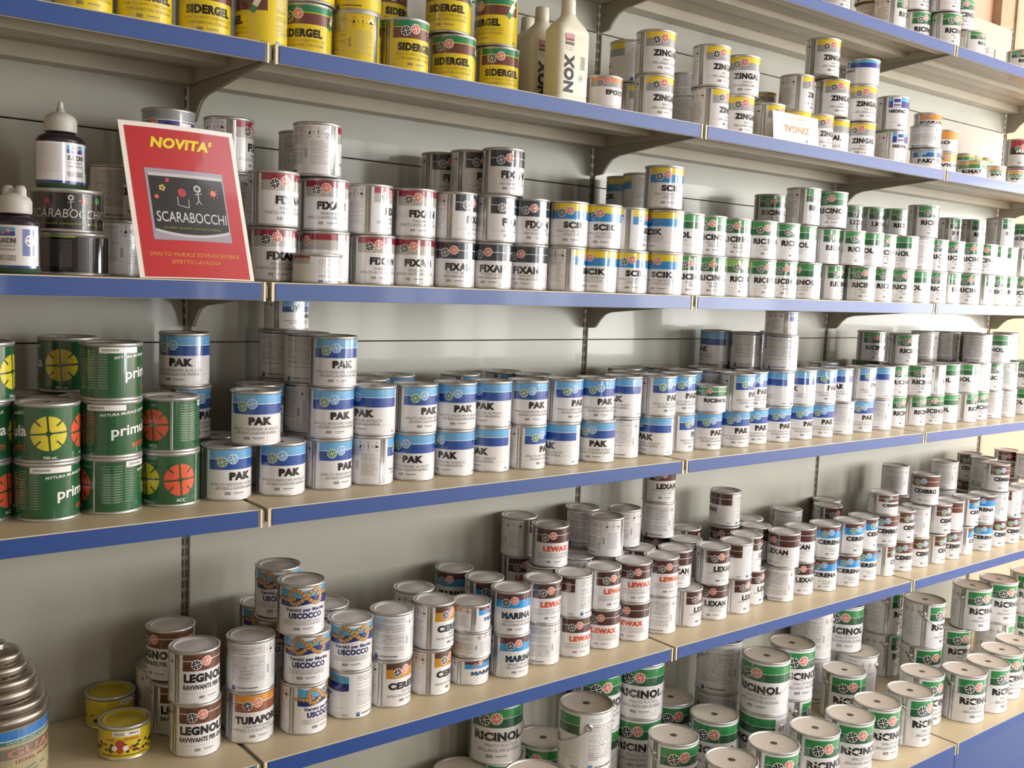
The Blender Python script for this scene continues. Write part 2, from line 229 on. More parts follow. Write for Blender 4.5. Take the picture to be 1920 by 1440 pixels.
(3,'pak',0.6758,0.31,0.0,45.4,'can with two-tone blue bands, fifth from left, bottom tier, left bay, rear row, fourth shelf'),
(3,'pak',0.6509,0.1425,0.0,-58.4,'can with two-tone blue bands, sixth from left, bottom tier, left bay, front row, fourth shelf'),
(3,'pak',0.8379,0.335,0.0,48.8,'can with two-tone blue bands, sixth from left, bottom tier, left bay, rear row, fourth shelf'),
(3,'pak',0.7535,0.1294,0.0,41.6,'can with two-tone blue bands, seventh from left, bottom tier, left bay, front row, fourth shelf'),
(3,'pak',0.8612,0.235,0.0,23.6,'can with two-tone blue bands, seventh from left, bottom tier, left bay, rear row, fourth shelf'),
(3,'pak',0.8691,0.1307,0.0,-72.4,'can with two-tone blue bands, eighth from left, bottom tier, left bay, front row, fourth shelf'),
(3,'pak',0.9833,0.1211,0.0,-24.3,'can with two-tone blue bands, ninth from left, bottom tier, left bay, front row, fourth shelf'),
(3,'pak',1.0907,0.1381,0.0,165.3,'white can with two-tone blue bands reversed, bottom tier, left bay, front row, fourth shelf'),
(3,'pak',1.2753,0.32,0.0,20.8,'can with two-tone blue bands, first from left, bottom tier, middle bay, rear row, fourth shelf'),
(3,'pak',1.2024,0.2265,0.0,20.6,'can with two-tone blue bands, second from left, bottom tier, middle bay, rear row, fourth shelf'),
(3,'pak',1.2102,0.1241,0.0,-69.6,'can with two-tone blue bands, first from left, bottom tier, middle bay, front row, fourth shelf'),
(3,'pak',1.4242,0.3,0.0,139.8,'can with two-tone blue bands, third from left, bottom tier, middle bay, rear row, fourth shelf'),
(3,'pak',1.3126,0.1385,0.0,45.2,'can with two-tone blue bands, second from left, bottom tier, middle bay, front row, fourth shelf'),
(3,'pak',1.541,0.24,0.0,-56.5,'can with two-tone blue bands, fourth from left, bottom tier, middle bay, rear row, fourth shelf'),
(3,'pak',1.4184,0.1283,0.0,10.2,'can with two-tone blue bands, third from left, bottom tier, middle bay, front row, fourth shelf'),
(3,'pak',1.6906,0.3336,0.0,-117.1,'can with two-tone blue bands reversed, first from left, bottom tier, middle bay, rear, fourth shelf'),
(3,'pak',1.5362,0.1226,0.0,-4.0,'can with two-tone blue bands, fourth from left, bottom tier, middle bay, front row, fourth shelf'),
(3,'pak',1.7235,0.2364,0.0,46.4,'can with two-tone blue bands reversed, second from left, bottom tier, middle bay, rear, fourth shelf'),
(3,'pak',1.6408,0.1371,0.0,0.0,'can with two-tone blue bands, fifth from left, bottom tier, middle bay, front row, fourth shelf'),
(3,'pak',1.8935,0.26,0.0,117.1,'can with two-tone blue bands reversed, third from left, bottom tier, middle bay, rear, fourth shelf'),
(3,'pak',1.7462,0.1313,0.0,4.6,'can with two-tone blue bands, sixth from left, bottom tier, middle bay, front row, fourth shelf'),
(3,'pak',1.8626,0.1334,0.0,9.1,'can with two-tone blue bands, seventh from left, bottom tier, middle bay, front row, fourth shelf'),
(3,'pak',1.974,0.1334,0.0,-3.1,'can with two-tone blue bands, eighth from left, bottom tier, middle bay, front row, fourth shelf'),
(3,'pak',2.242,0.31,0.0,-36.0,'can with two-tone blue bands, fifth from left, bottom tier, middle bay, rear row, fourth shelf'),
(3,'pak',2.0957,0.1396,0.0,153.6,'can with two-tone blue bands reversed, first from left, bottom tier, middle bay, front, fourth shelf'),
(3,'pak',2.2131,0.143,0.0,-2.0,'can with two-tone blue bands, ninth from left, bottom tier, middle bay, front row, fourth shelf'),
(3,'ric',2.5123,0.3,0.0,36.9,'white can with green bands, bottom tier, right bay, rear row, fourth shelf'),
(3,'pak',2.3304,0.1436,0.0,144.7,'can with two-tone blue bands reversed, second from left, bottom tier, middle bay, front, fourth shelf'),
(3,'ric',2.4503,0.1632,0.0,24.9,'white can with green bands, first from left, bottom tier, right bay, front row, fourth shelf'),
(3,'ric',2.5617,0.1501,0.0,25.7,'white can with green bands, second from left, bottom tier, right bay, front row, fourth shelf'),
(3,'ric',2.8492,0.2862,0.0,271.8,'can with green bands reversed, first from left, bottom tier, right bay, rear row, fourth shelf'),
(3,'ric',2.664,0.1413,0.0,-7.9,'white can with green bands, third from left, bottom tier, right bay, front row, fourth shelf'),
(3,'ric',2.9457,0.2508,0.0,223.4,'can with green bands reversed, second from left, bottom tier, right bay, rear row, fourth shelf'),
(3,'ric',2.7696,0.1418,0.0,-68.6,'white can with green bands, fourth from left, bottom tier, right bay, front row, fourth shelf'),
(3,'ric',3.0453,0.226,0.0,249.1,'can with green bands reversed, third from left, bottom tier, right bay, rear row, fourth shelf'),
(3,'ric',2.8785,0.1261,0.0,36.1,'white can with green bands, fifth from left, bottom tier, right bay, front row, fourth shelf'),
(3,'ric',2.9864,0.1381,0.0,7.5,'white can with green bands, sixth from left, bottom tier, right bay, front row, fourth shelf'),
(3,'ric',3.0999,0.1393,0.0,146.4,'can with green bands reversed, first from left, bottom tier, right bay, front row, fourth shelf'),
(3,'ric',3.2024,0.1334,0.0,148.7,'can with green bands reversed, second from left, bottom tier, right bay, front row, fourth shelf'),
(3,'ric',3.3728,0.144,0.0,-82.1,'white can with green bands, seventh from left, bottom tier, right bay, front row, fourth shelf'),
(3,'prim',-0.466,0.1774,0.106,79.2,'green tin with flower discs, first from left, second tier, far-left bay, front row, fourth shelf'),
(3,'prim',-0.3507,0.26,0.106,46.6,'green tin with flower discs, second tier, far-left bay, rear row, fourth shelf'),
(3,'prim',-0.3617,0.1365,0.106,-11.8,'green tin with flower discs, second from left, second tier, far-left bay, front row, fourth shelf'),
(3,'prim',-0.2489,0.1384,0.106,121.1,'green tin with flower discs, third from left, second tier, far-left bay, front row, fourth shelf'),
(3,'prim',-0.1334,0.1478,0.106,-129.9,'green tin with flower discs, fourth from left, second tier, far-left bay, front row, fourth shelf'),
(3,'pak',-0.0642,0.25,0.1095,48.3,'white can with two-tone blue bands, second tier, far-left bay, rear row, fourth shelf'),
(3,'pak',0.0364,0.13,0.1095,-3.4,'can with two-tone blue bands, first from left, second tier, left bay, front row, fourth shelf'),
(3,'pak',0.0954,0.24,0.1095,28.4,'can with two-tone blue bands, first from left, second tier, left bay, rear row, fourth shelf'),
(3,'pak',0.1925,0.3453,0.1095,140.4,'can with two-tone blue bands reversed, first from left, second tier, left bay, rear, fourth shelf'),
(3,'pak',0.2061,0.2435,0.1095,120.5,'can with two-tone blue bands reversed, second from left, second tier, left bay, rear, fourth shelf'),
(3,'pak',0.213,0.1412,0.1095,9.6,'can with two-tone blue bands, second from left, second tier, left bay, front row, fourth shelf'),
(3,'pak',0.379,0.27,0.1095,52.6,'can with two-tone blue bands, second from left, second tier, left bay, rear row, fourth shelf'),
(3,'pak',0.3184,0.1392,0.1095,-45.7,'can with two-tone blue bands, third from left, second tier, left bay, front row, fourth shelf'),
(3,'pak',0.4896,0.33,0.1095,41.1,'can with two-tone blue bands, third from left, second tier, left bay, rear row, fourth shelf'),
(3,'pak',0.4294,0.1386,0.1095,19.9,'can with two-tone blue bands, fourth from left, second tier, left bay, front row, fourth shelf'),
(3,'pak',0.5417,0.1399,0.1095,-0.3,'can with two-tone blue bands, fifth from left, second tier, left bay, front row, fourth shelf'),
(3,'pak',0.6758,0.31,0.1095,57.4,'can with two-tone blue bands, fourth from left, second tier, left bay, rear row, fourth shelf'),
(3,'pak',0.65,0.1425,0.1095,-44.4,'can with two-tone blue bands, sixth from left, second tier, left bay, front row, fourth shelf'),
(3,'pak',0.8379,0.335,0.1095,34.9,'can with two-tone blue bands, fifth from left, second tier, left bay, rear row, fourth shelf'),
(3,'pak',0.7532,0.1294,0.1095,2.6,'can with two-tone blue bands, seventh from left, second tier, left bay, front row, fourth shelf'),
(3,'pak',0.8612,0.235,0.1095,33.3,'can with two-tone blue bands, sixth from left, second tier, left bay, rear row, fourth shelf'),
(3,'pak',0.8719,0.1307,0.1095,22.6,'can with two-tone blue bands, eighth from left, second tier, left bay, front row, fourth shelf'),
(3,'pak',0.9749,0.1211,0.1095,1.8,'can with two-tone blue bands, ninth from left, second tier, left bay, front row, fourth shelf'),
(3,'pak',1.0929,0.1381,0.1095,-61.8,'can with two-tone blue bands, tenth from left, second tier, left bay, front row, fourth shelf'),
(3,'pak',1.2753,0.32,0.1095,68.2,'can with two-tone blue bands, first from left, second tier, middle bay, rear row, fourth shelf'),
(3,'pak',1.2002,0.2234,0.1095,47.9,'can with two-tone blue bands, second from left, second tier, middle bay, rear row, fourth shelf'),
(3,'pak',1.2098,0.1213,0.1095,21.5,'can with two-tone blue bands, first from left, second tier, middle bay, front row, fourth shelf'),
(3,'pak',1.4392,0.3235,0.1095,96.0,'can with two-tone blue bands, third from left, second tier, middle bay, rear row, fourth shelf'),
(3,'pak',1.3115,0.139,0.1095,14.5,'can with two-tone blue bands, second from left, second tier, middle bay, front row, fourth shelf'),
(3,'pak',1.4285,0.2206,0.1095,34.9,'can with two-tone blue bands, fourth from left, second tier, middle bay, rear row, fourth shelf'),
(3,'pak',1.5842,0.2848,0.1095,7.4,'can with two-tone blue bands, fifth from left, second tier, middle bay, rear row, fourth shelf'),
(3,'ricS',1.4167,0.1169,0.1095,-10.7,'short green-banded can, second tier, middle bay, front row, fourth shelf'),
(3,'pak',1.5288,0.1985,0.1095,153.3,'can with two-tone blue bands reversed, first from left, second tier, middle bay, rear, fourth shelf'),
(3,'pak',1.6906,0.3336,0.1095,-111.3,'can with two-tone blue bands reversed, second from left, second tier, middle bay, rear, fourth shelf'),
(3,'pak',1.5174,0.0966,0.1095,27.8,'can with two-tone blue bands, third from left, second tier, middle bay, front row, fourth shelf'),
(3,'pak',1.7235,0.2364,0.1095,110.4,'can with two-tone blue bands reversed, third from left, second tier, middle bay, rear, fourth shelf'),
(3,'pak',1.6271,0.1371,0.1095,11.1,'can with two-tone blue bands, fourth from left, second tier, middle bay, front row, fourth shelf'),
(3,'pak',1.8935,0.26,0.1095,89.5,'can with two-tone blue bands reversed, fourth from left, second tier, middle bay, rear, fourth shelf'),
(3,'pak',1.7516,0.1313,0.1095,-102.8,'white can with two-tone blue bands reversed, second tier, middle bay, front row, fourth shelf'),
(3,'pak',1.866,0.1334,0.1095,-74.3,'can with two-tone blue bands, fifth from left, second tier, middle bay, front row, fourth shelf'),
(3,'pak',1.9739,0.1318,0.1095,8.8,'can with two-tone blue bands, sixth from left, second tier, middle bay, front row, fourth shelf'),
(3,'pak',2.242,0.31,0.1095,27.5,'can with two-tone blue bands, sixth from left, second tier, middle bay, rear row, fourth shelf'),
(3,'pak',2.0762,0.1412,0.1095,-42.2,'can with two-tone blue bands, seventh from left, second tier, middle bay, front row, fourth shelf'),
(3,'pak',2.217,0.143,0.1095,23.4,'can with two-tone blue bands, eighth from left, second tier, middle bay, front row, fourth shelf'),
(3,'ric',2.5461,0.3361,0.1095,-18.6,'white can with green bands, second tier, right bay, rear row, fourth shelf'),
(3,'pak',2.3302,0.1436,0.1095,-100.3,'can with two-tone blue bands, ninth from left, second tier, middle bay, front row, fourth shelf'),
(3,'ric',2.5475,0.2335,0.1095,144.1,'can with green bands reversed, first from left, second tier, right bay, rear row, fourth shelf'),
(3,'ric',2.45,0.1623,0.1095,13.7,'white can with green bands, first from left, second tier, right bay, front row, fourth shelf'),
(3,'ric',2.5477,0.1308,0.1095,-3.0,'white can with green bands, second from left, second tier, right bay, front row, fourth shelf'),
(3,'ric',2.8612,0.29,0.1095,208.1,'can with green bands reversed, second from left, second tier, right bay, rear row, fourth shelf'),
(3,'ric',2.6613,0.1409,0.1095,60.6,'white can with green bands, third from left, second tier, right bay, front row, fourth shelf'),
(3,'ric',2.9697,0.2578,0.1095,190.6,'can with green bands reversed, third from left, second tier, right bay, rear row, fourth shelf'),
(3,'ric',2.7639,0.1425,0.1095,-68.5,'white can with green bands, fourth from left, second tier, right bay, front row, fourth shelf'),
(3,'ric',3.0756,0.2404,0.1095,184.7,'can with green bands reversed, fourth from left, second tier, right bay, rear row, fourth shelf'),
(3,'ric',2.8763,0.1261,0.1095,-68.5,'white can with green bands, fifth from left, second tier, right bay, front row, fourth shelf'),
(3,'ric',2.9818,0.1365,0.1095,-136.0,'can with green bands reversed, first from left, second tier, right bay, front row, fourth shelf'),
(3,'ric',3.0844,0.1382,0.1095,6.7,'white can with green bands, sixth from left, second tier, right bay, front row, fourth shelf'),
(3,'ric',3.1911,0.1315,0.1095,88.7,'can with green bands reversed, second from left, second tier, right bay, front row, fourth shelf'),
(3,'ric',3.3655,0.144,0.1095,-12.0,'white can with green bands, seventh from left, second tier, right bay, front row, fourth shelf'),
(3,'prim',-0.4639,0.1712,0.212,55.2,'green tin with flower discs, first from left, third tier, far-left bay, front row, fourth shelf'),
(3,'prim',-0.2852,0.29,0.212,-28.9,'green tin with flower discs, third tier, far-left bay, rear row, fourth shelf'),
(3,'prim',-0.2489,0.1384,0.212,147.1,'green tin with flower discs, second from left, third tier, far-left bay, front row, fourth shelf'),
(3,'pak',-0.0677,0.25,0.219,-18.6,'white can with two-tone blue bands, third tier, far-left bay, rear row, fourth shelf'),
(3,'pak',0.1917,0.3428,0.219,177.3,'can with two-tone blue bands reversed, first from left, third tier, left bay, rear, fourth shelf'),
(3,'pak',0.2048,0.2409,0.219,176.0,'can with two-tone blue bands reversed, second from left, third tier, left bay, rear, fourth shelf'),
(3,'pak',0.2167,0.1391,0.219,6.5,'white can with two-tone blue bands, third tier, left bay, front row, fourth shelf'),
(3,'pak',1.6906,0.3336,0.219,-96.8,'can with two-tone blue bands reversed, first from left, third tier, middle bay, rear, fourth shelf'),
(3,'pak',1.7235,0.2364,0.219,158.7,'can with two-tone blue bands reversed, second from left, third tier, middle bay, rear, fourth shelf'),
(3,'pak',1.8935,0.26,0.219,150.2,'can with two-tone blue bands reversed, third from left, third tier, middle bay, rear, fourth shelf'),
(3,'pak',1.7583,0.1313,0.219,156.8,'white can with two-tone blue bands reversed, third tier, middle bay, front row, fourth shelf'),
(3,'ric',2.5123,0.3,0.219,-4.8,'white can with green bands, third tier, right bay, rear row, fourth shelf'),
(3,'ric',2.4771,0.15,0.219,1.8,'white can with green bands, first from left, third tier, right bay, front row, fourth shelf'),
(3,'ric',2.8612,0.29,0.219,149.6,'can with green bands reversed, first from left, third tier, right bay, rear row, fourth shelf'),
(3,'ric',2.9646,0.2565,0.219,148.5,'can with green bands reversed, second from left, third tier, right bay, rear row, fourth shelf'),
(3,'ric',3.0619,0.2238,0.219,147.6,'can with green bands reversed, third from left, third tier, right bay, rear row, fourth shelf'),
(3,'ric',2.9663,0.1329,0.219,140.0,'white can with green bands reversed, third tier, right bay, front row, fourth shelf'),
(3,'ric',3.0655,0.1068,0.219,-65.7,'white can with green bands, second from left, third tier, right bay, front row, fourth shelf'),
(3,'ric',3.3225,0.2,0.219,108.8,'can with green bands reversed, fourth from left, third tier, right bay, rear row, fourth shelf'),
(3,'pakS',0.1981,0.33,0.3285,47.1,'short white can with blue bands, fourth tier, left bay, rear row, fourth shelf'),
(3,'pakS',1.751,0.1313,0.3285,59.9,'short white can with blue bands, fourth tier, middle bay, front row, fourth shelf'),
(4,'ape',-0.1833,0.3613,0.0,76.1,'short yellow bee tin, first from left, bottom tier, far-left bay, rear row, fifth shelf'),
(4,'ape',-0.2021,0.2055,0.0,25.4,'short yellow bee tin, second from left, bottom tier, far-left bay, rear row, fifth shelf'),
(4,'leg',-0.0768,0.3613,0.0,93.6,'white can with wood-brown band, first from left, bottom tier, far-left bay, rear row, fifth shelf'),
(4,'leg',-0.0802,0.2587,0.0,27.9,'white can with wood-brown band, second from left, bottom tier, far-left bay, rear row, fifth shelf'),
(4,'leg',-0.0809,0.141,0.0,24.5,'white can with wood-brown band, bottom tier, far-left bay, front row, fifth shelf'),
(4,'tur',0.0354,0.1375,0.0,23.7,'white can with orange-brown bands, bottom tier, left bay, front row, fifth shelf'),
(4,'usc',0.1502,0.3362,0.0,25.9,'white can with rope knot, first from left, bottom tier, left bay, rear row, fifth shelf'),
(4,'usc',0.1426,0.2338,0.0,-111.1,'white can with rope knot, second from left, bottom tier, left bay, rear row, fifth shelf'),
(4,'usc',0.1474,0.1111,0.0,41.8,'white can with rope knot, bottom tier, left bay, front row, fifth shelf'),
(4,'usc',0.2683,0.24,0.0,53.8,'white can with rope knot, third from left, bottom tier, left bay, rear row, fifth shelf'),
(4,'usc',0.2679,0.1265,0.0,-114.8,'white can with rope knot reversed, bottom tier, left bay, front row, fifth shelf'),
(4,'cer',0.3742,0.1293,0.0,43.1,'white can with ochre band, first from left, bottom tier, left bay, front row, fifth shelf'),
(4,'cer',0.5074,0.24,0.0,84.5,'white can with ochre band, bottom tier, left bay, rear row, fifth shelf'),
(4,'cer',0.4897,0.1342,0.0,61.6,'white can with ochre band, second from left, bottom tier, left bay, front row, fifth shelf'),
(4,'mar',0.6924,0.33,0.0,-23.6,'white can with maroon-blue bands, first from left, bottom tier, left bay, rear row, fifth shelf'),
(4,'marS',0.6031,0.1322,0.0,36.4,'short maroon-blue banded can, bottom tier, left bay, front row, fifth shelf'),
(4,'mar',0.7092,0.22,0.0,-0.4,'white can with maroon-blue bands, second from left, bottom tier, left bay, rear row, fifth shelf'),
(4,'mar',0.7145,0.1136,0.0,17.1,'white can with maroon-blue bands, bottom tier, left bay, front row, fifth shelf'),
(4,'lew',0.9308,0.3519,0.0,78.3,'brown-banded can with orange word, first from left, bottom tier, left bay, rear row, fifth shelf'),
(4,'lew',0.8371,0.1367,0.0,162.3,'brown-banded can with orange word reversed, bottom tier, left bay, front row, fifth shelf'),
(4,'lew',0.923,0.2348,0.0,49.6,'brown-banded can with orange word, second from left, bottom tier, left bay, rear row, fifth shelf'),
(4,'lew',0.9425,0.1341,0.0,10.5,'brown-banded can with orange word, first from left, bottom tier, left bay, front row, fifth shelf'),
(4,'lew',1.0522,0.2526,0.0,88.2,'brown-banded can with orange word, third from left, bottom tier, left bay, rear row, fifth shelf'),
(4,'lew',1.1568,0.3434,0.0,201.1,'brown-banded can with orange word reversed, first from left, bottom tier, left bay, rear, fifth shelf'),
(4,'lew',1.0515,0.1351,0.0,-18.2,'brown-banded can with orange word, second from left, bottom tier, left bay, front row, fifth shelf'),
(4,'lew',1.1539,0.2386,0.0,91.4,'brown-banded can with orange word reversed, second from left, bottom tier, left bay, rear, fifth shelf'),
(4,'lew',1.165,0.1343,0.0,-31.9,'brown-banded can with orange word, third from left, bottom tier, left bay, front row, fifth shelf'),
(4,'lex',1.283,0.2369,0.0,-4.4,'brown-banded can with black word, first from left, bottom tier, middle bay, rear row, fifth shelf'),
(4,'lex',1.4432,0.3,0.0,-62.9,'brown-banded can with black word, second from left, bottom tier, middle bay, rear row, fifth shelf'),
(4,'lex',1.2762,0.1346,0.0,162.6,'brown-banded can with black word reversed, first from left, bottom tier, middle bay, front, fifth shelf'),
(4,'lex',1.5899,0.33,0.0,63.0,'brown-banded can with black word, third from left, bottom tier, middle bay, rear row, fifth shelf'),
(4,'lex',1.3861,0.1355,0.0,39.9,'brown-banded can with black word, first from left, bottom tier, middle bay, front row, fifth shelf'),
(4,'lex',1.5005,0.1354,0.0,-14.6,'brown-banded can with black word, second from left, bottom tier, middle bay, front row, fifth shelf'),
(4,'lex',1.753,0.3,0.0,-49.0,'brown-banded can with black word, fourth from left, bottom tier, middle bay, rear row, fifth shelf'),
(4,'lex',1.6071,0.1349,0.0,34.2,'brown-banded can with black word, third from left, bottom tier, middle bay, front row, fifth shelf'),
(4,'lex',1.8561,0.29,0.0,75.5,'brown-banded can with black word, fifth from left, bottom tier, middle bay, rear row, fifth shelf'),
(4,'lex',1.7167,0.1681,0.0,39.5,'brown-banded can with black word, fourth from left, bottom tier, middle bay, front row, fifth shelf'),
(4,'lex',1.8263,0.1359,0.0,156.1,'brown-banded can with black word reversed, second from left, bottom tier, middle bay, front, fifth shelf'),
(4,'cem',2.1211,0.33,0.0,100.0,'brown-banded can with green-blue discs reversed, bottom tier, middle bay, rear row, fifth shelf'),
(4,'lex',1.9452,0.1466,0.0,-6.9,'brown-banded can with black word, fifth from left, bottom tier, middle bay, front row, fifth shelf'),
(4,'cef',2.0503,0.1308,0.0,-17.2,'brown-cyan can marked FONDO, bottom tier, middle bay, front row, fifth shelf'),
(4,'lex',2.3608,0.34,0.0,-44.6,'brown-banded can with black word, sixth from left, bottom tier, middle bay, rear row, fifth shelf'),
(4,'cep',2.1615,0.1169,0.0,-6.5,'brown-cyan can marked PARQUET, first from left, bottom tier, middle bay, front row, fifth shelf'),
(4,'cep',2.2826,0.1291,0.0,-0.8,'brown-cyan can marked PARQUET, second from left, bottom tier, middle bay, front row, fifth shelf'),
(4,'cem',2.66,0.2991,0.0,119.0,'brown-banded can with green-blue discs reversed, first from left, bottom tier, right bay, rear, fifth shelf'),
(4,'cem',2.3909,0.1262,0.0,53.9,'brown-banded can with green-blue discs, bottom tier, middle bay, front row, fifth shelf'),
(4,'cem',2.5026,0.125,0.0,-0.4,'brown-banded can with green-blue discs, first from left, bottom tier, right bay, front row, fifth shelf'),
(4,'cem',2.7444,0.2409,0.0,206.4,'brown-banded can with green-blue discs reversed, second from left, bottom tier, right bay, rear, fifth shelf'),
(4,'cem',2.6107,0.1237,0.0,14.9,'brown-banded can with green-blue discs, second from left, bottom tier, right bay, front row, fifth shelf'),
(4,'cem',2.713,0.1144,0.0,35.3,'brown-banded can with green-blue discs, third from left, bottom tier, right bay, front row, fifth shelf'),
(4,'cem',3.0166,0.25,0.0,156.3,'brown-banded can with green-blue discs reversed, third from left, bottom tier, right bay, rear, fifth shelf'),
(4,'cem',2.8268,0.1199,0.0,4.5,'brown-banded can with green-blue discs, fourth from left, bottom tier, right bay, front row, fifth shelf'),
(4,'cen',2.9358,0.1251,0.0,58.3,'white can with brown-cyan bands, first from left, bottom tier, right bay, front row, fifth shelf'),
(4,'cem',3.3369,0.3135,0.0,-37.3,'brown-banded can with green-blue discs, bottom tier, right bay, rear row, fifth shelf'),
(4,'cen',3.0651,0.1166,0.0,-9.0,'white can with brown-cyan bands, second from left, bottom tier, right bay, front row, fifth shelf'),
(4,'cem',3.2827,0.2265,0.0,78.7,'brown-banded can with green-blue discs reversed, fourth from left, bottom tier, right bay, rear, fifth shelf'),
(4,'cem',3.1835,0.1197,0.0,12.9,'brown-banded can with green-blue discs, fifth from left, bottom tier, right bay, front row, fifth shelf'),
(4,'lex',3.5811,0.27,0.0,0.3,'brown-banded can with black word, bottom tier, right bay, rear row, fifth shelf'),
(4,'cem',3.2964,0.1181,0.0,6.5,'brown-banded can with green-blue discs, sixth from left, bottom tier, right bay, front row, fifth shelf'),
(4,'cem',3.4161,0.1178,0.0,137.4,'brown-banded can with green-blue discs reversed, bottom tier, right bay, front row, fifth shelf'),
(4,'marS',0.6076,0.1322,0.066,144.3,'short maroon-blue banded can reversed, second tier, left bay, front row, fifth shelf'),
(4,'leg',-0.0808,0.2847,0.1095,-33.0,'white can with wood-brown band, second tier, far-left bay, rear row, fifth shelf'),
(4,'leg',-0.084,0.141,0.1095,36.5,'white can with wood-brown band, second tier, far-left bay, front row, fifth shelf'),
(4,'tur',0.0358,0.1375,0.1095,-174.3,'white can with orange-brown bands reversed, second tier, left bay, front row, fifth shelf'),
(4,'usc',0.1487,0.3319,0.1095,8.2,'white can with rope knot, first from left, second tier, left bay, rear row, fifth shelf'),
(4,'usc',0.1411,0.2295,0.1095,-43.6,'white can with rope knot, second from left, second tier, left bay, rear row, fifth shelf'),
(4,'usc',0.1511,0.1111,0.1095,-2.3,'white can with rope knot, first from left, second tier, left bay, front row, fifth shelf'),
(4,'usc',0.2683,0.24,0.1095,84.6,'white can with rope knot, third from left, second tier, left bay, rear row, fifth shelf'),
(4,'usc',0.2657,0.1265,0.1095,0.2,'white can with rope knot, second from left, second tier, left bay, front row, fifth shelf'),
(4,'cer',0.3765,0.1293,0.1095,177.9,'white can with ochre band reversed, second tier, left bay, front row, fifth shelf'),
(4,'cer',0.5074,0.24,0.1095,79.7,'white can with ochre band, second tier, left bay, rear row, fifth shelf'),
(4,'cer',0.4954,0.1342,0.1095,54.5,'white can with ochre band, second tier, left bay, front row, fifth shelf'),
(4,'mar',0.6924,0.33,0.1095,-19.6,'white can with maroon-blue bands, first from left, second tier, left bay, rear row, fifth shelf'),
(4,'mar',0.7092,0.22,0.1095,21.6,'white can with maroon-blue bands, second from left, second tier, left bay, rear row, fifth shelf'),
(4,'mar',0.7125,0.1136,0.1095,2.1,'white can with maroon-blue bands, second tier, left bay, front row, fifth shelf'),
(4,'lew',0.9308,0.3519,0.1095,8.7,'brown-banded can with orange word, first from left, second tier, left bay, rear row, fifth shelf'),
(4,'lew',0.8347,0.1367,0.1095,15.3,'brown-banded can with orange word, first from left, second tier, left bay, front row, fifth shelf'),
(4,'lew',0.9218,0.2329,0.1095,92.2,'brown-banded can with orange word, second from left, second tier, left bay, rear row, fifth shelf'),
(4,'lew',0.9385,0.1318,0.1095,-120.5,'brown-banded can with orange word reversed, second tier, left bay, front row, fifth shelf'),
(4,'lew',1.0599,0.2577,0.1095,100.4,'brown-banded can with orange word, third from left, second tier, left bay, rear row, fifth shelf'),
(4,'lew',1.1571,0.3439,0.1095,135.9,'brown-banded can with orange word reversed, first from left, second tier, left bay, rear, fifth shelf'),
(4,'lew',1.0468,0.1351,0.1095,21.9,'brown-banded can with orange word, second from left, second tier, left bay, front row, fifth shelf'),
(4,'lew',1.1614,0.2414,0.1095,121.0,'brown-banded can with orange word reversed, second from left, second tier, left bay, rear, fifth shelf'),
(4,'lew',1.1635,0.1348,0.1095,-0.8,'brown-banded can with orange word, third from left, second tier, left bay, front row, fifth shelf'),
(4,'lex',1.2803,0.2333,0.1095,26.9,'brown-banded can with black word, first from left, second tier, middle bay, rear row, fifth shelf'),
(4,'lex',1.4602,0.3278,0.1095,-21.2,'brown-banded can with black word, second from left, second tier, middle bay, rear row, fifth shelf'),
(4,'lew',1.2717,0.131,0.1095,9.6,'brown-banded can with orange word, second tier, middle bay, front row, fifth shelf'),
(4,'lex',1.3678,0.1677,0.1095,-16.1,'brown-banded can with black word, first from left, second tier, middle bay, front row, fifth shelf'),
(4,'lex',1.5899,0.33,0.1095,44.4,'brown-banded can with black word, third from left, second tier, middle bay, rear row, fifth shelf'),
(4,'lex',1.4782,0.2267,0.1095,104.4,'brown-banded can with black word reversed, second tier, middle bay, rear row, fifth shelf'),
(4,'lex',1.4868,0.1245,0.1095,10.1,'brown-banded can with black word, second from left, second tier, middle bay, front row, fifth shelf'),
(4,'lex',1.736,0.2932,0.1095,-28.8,'brown-banded can with black word, fourth from left, second tier, middle bay, rear row, fifth shelf'),
(4,'lex',1.5973,0.1278,0.1095,-113.1,'brown-banded can with black word reversed, second tier, middle bay, front row, fifth shelf'),
(4,'lex',1.6922,0.1671,0.1095,57.5,'brown-banded can with black word, third from left, second tier, middle bay, front row, fifth shelf'),
(4,'lex',1.8806,0.312,0.1095,40.9,'brown-banded can with black word, fifth from left, second tier, middle bay, rear row, fifth shelf'),
(4,'lex',1.8175,0.2309,0.1095,60.6,'brown-banded can with black word, sixth from left, second tier, middle bay, rear row, fifth shelf'),
(4,'lex',1.8345,0.1297,0.1095,-62.6,'brown-banded can with black word, fourth from left, second tier, middle bay, front row, fifth shelf'),
(4,'cem',2.1211,0.33,0.1095,155.9,'brown-banded can with green-blue discs reversed, first from left, second tier, middle bay, rear, fifth shelf'),
(4,'lex',1.9407,0.1466,0.1095,-37.8,'brown-banded can with black word, fifth from left, second tier, middle bay, front row, fifth shelf'),
(4,'cef',2.0538,0.1308,0.1095,-0.8,'brown-cyan can marked FONDO, second tier, middle bay, front row, fifth shelf'),
(4,'cem',2.3963,0.3613,0.1095,154.4,'brown-banded can with green-blue discs reversed, second from left, second tier, middle bay, rear, fifth shelf'),
(4,'lex',2.3154,0.2981,0.1095,16.7,'brown-banded can with black word, seventh from left, second tier, middle bay, rear row, fifth shelf'),
(4,'cep',2.1695,0.1169,0.1095,14.5,'brown-cyan can marked PARQUET, first from left, second tier, middle bay, front row, fifth shelf'),
(4,'cep',2.2745,0.1291,0.1095,37.2,'brown-cyan can marked PARQUET, second from left, second tier, middle bay, front row, fifth shelf'),
(4,'cem',2.66,0.2991,0.1095,144.1,'brown-banded can with green-blue discs reversed, first from left, second tier, right bay, rear, fifth shelf'),
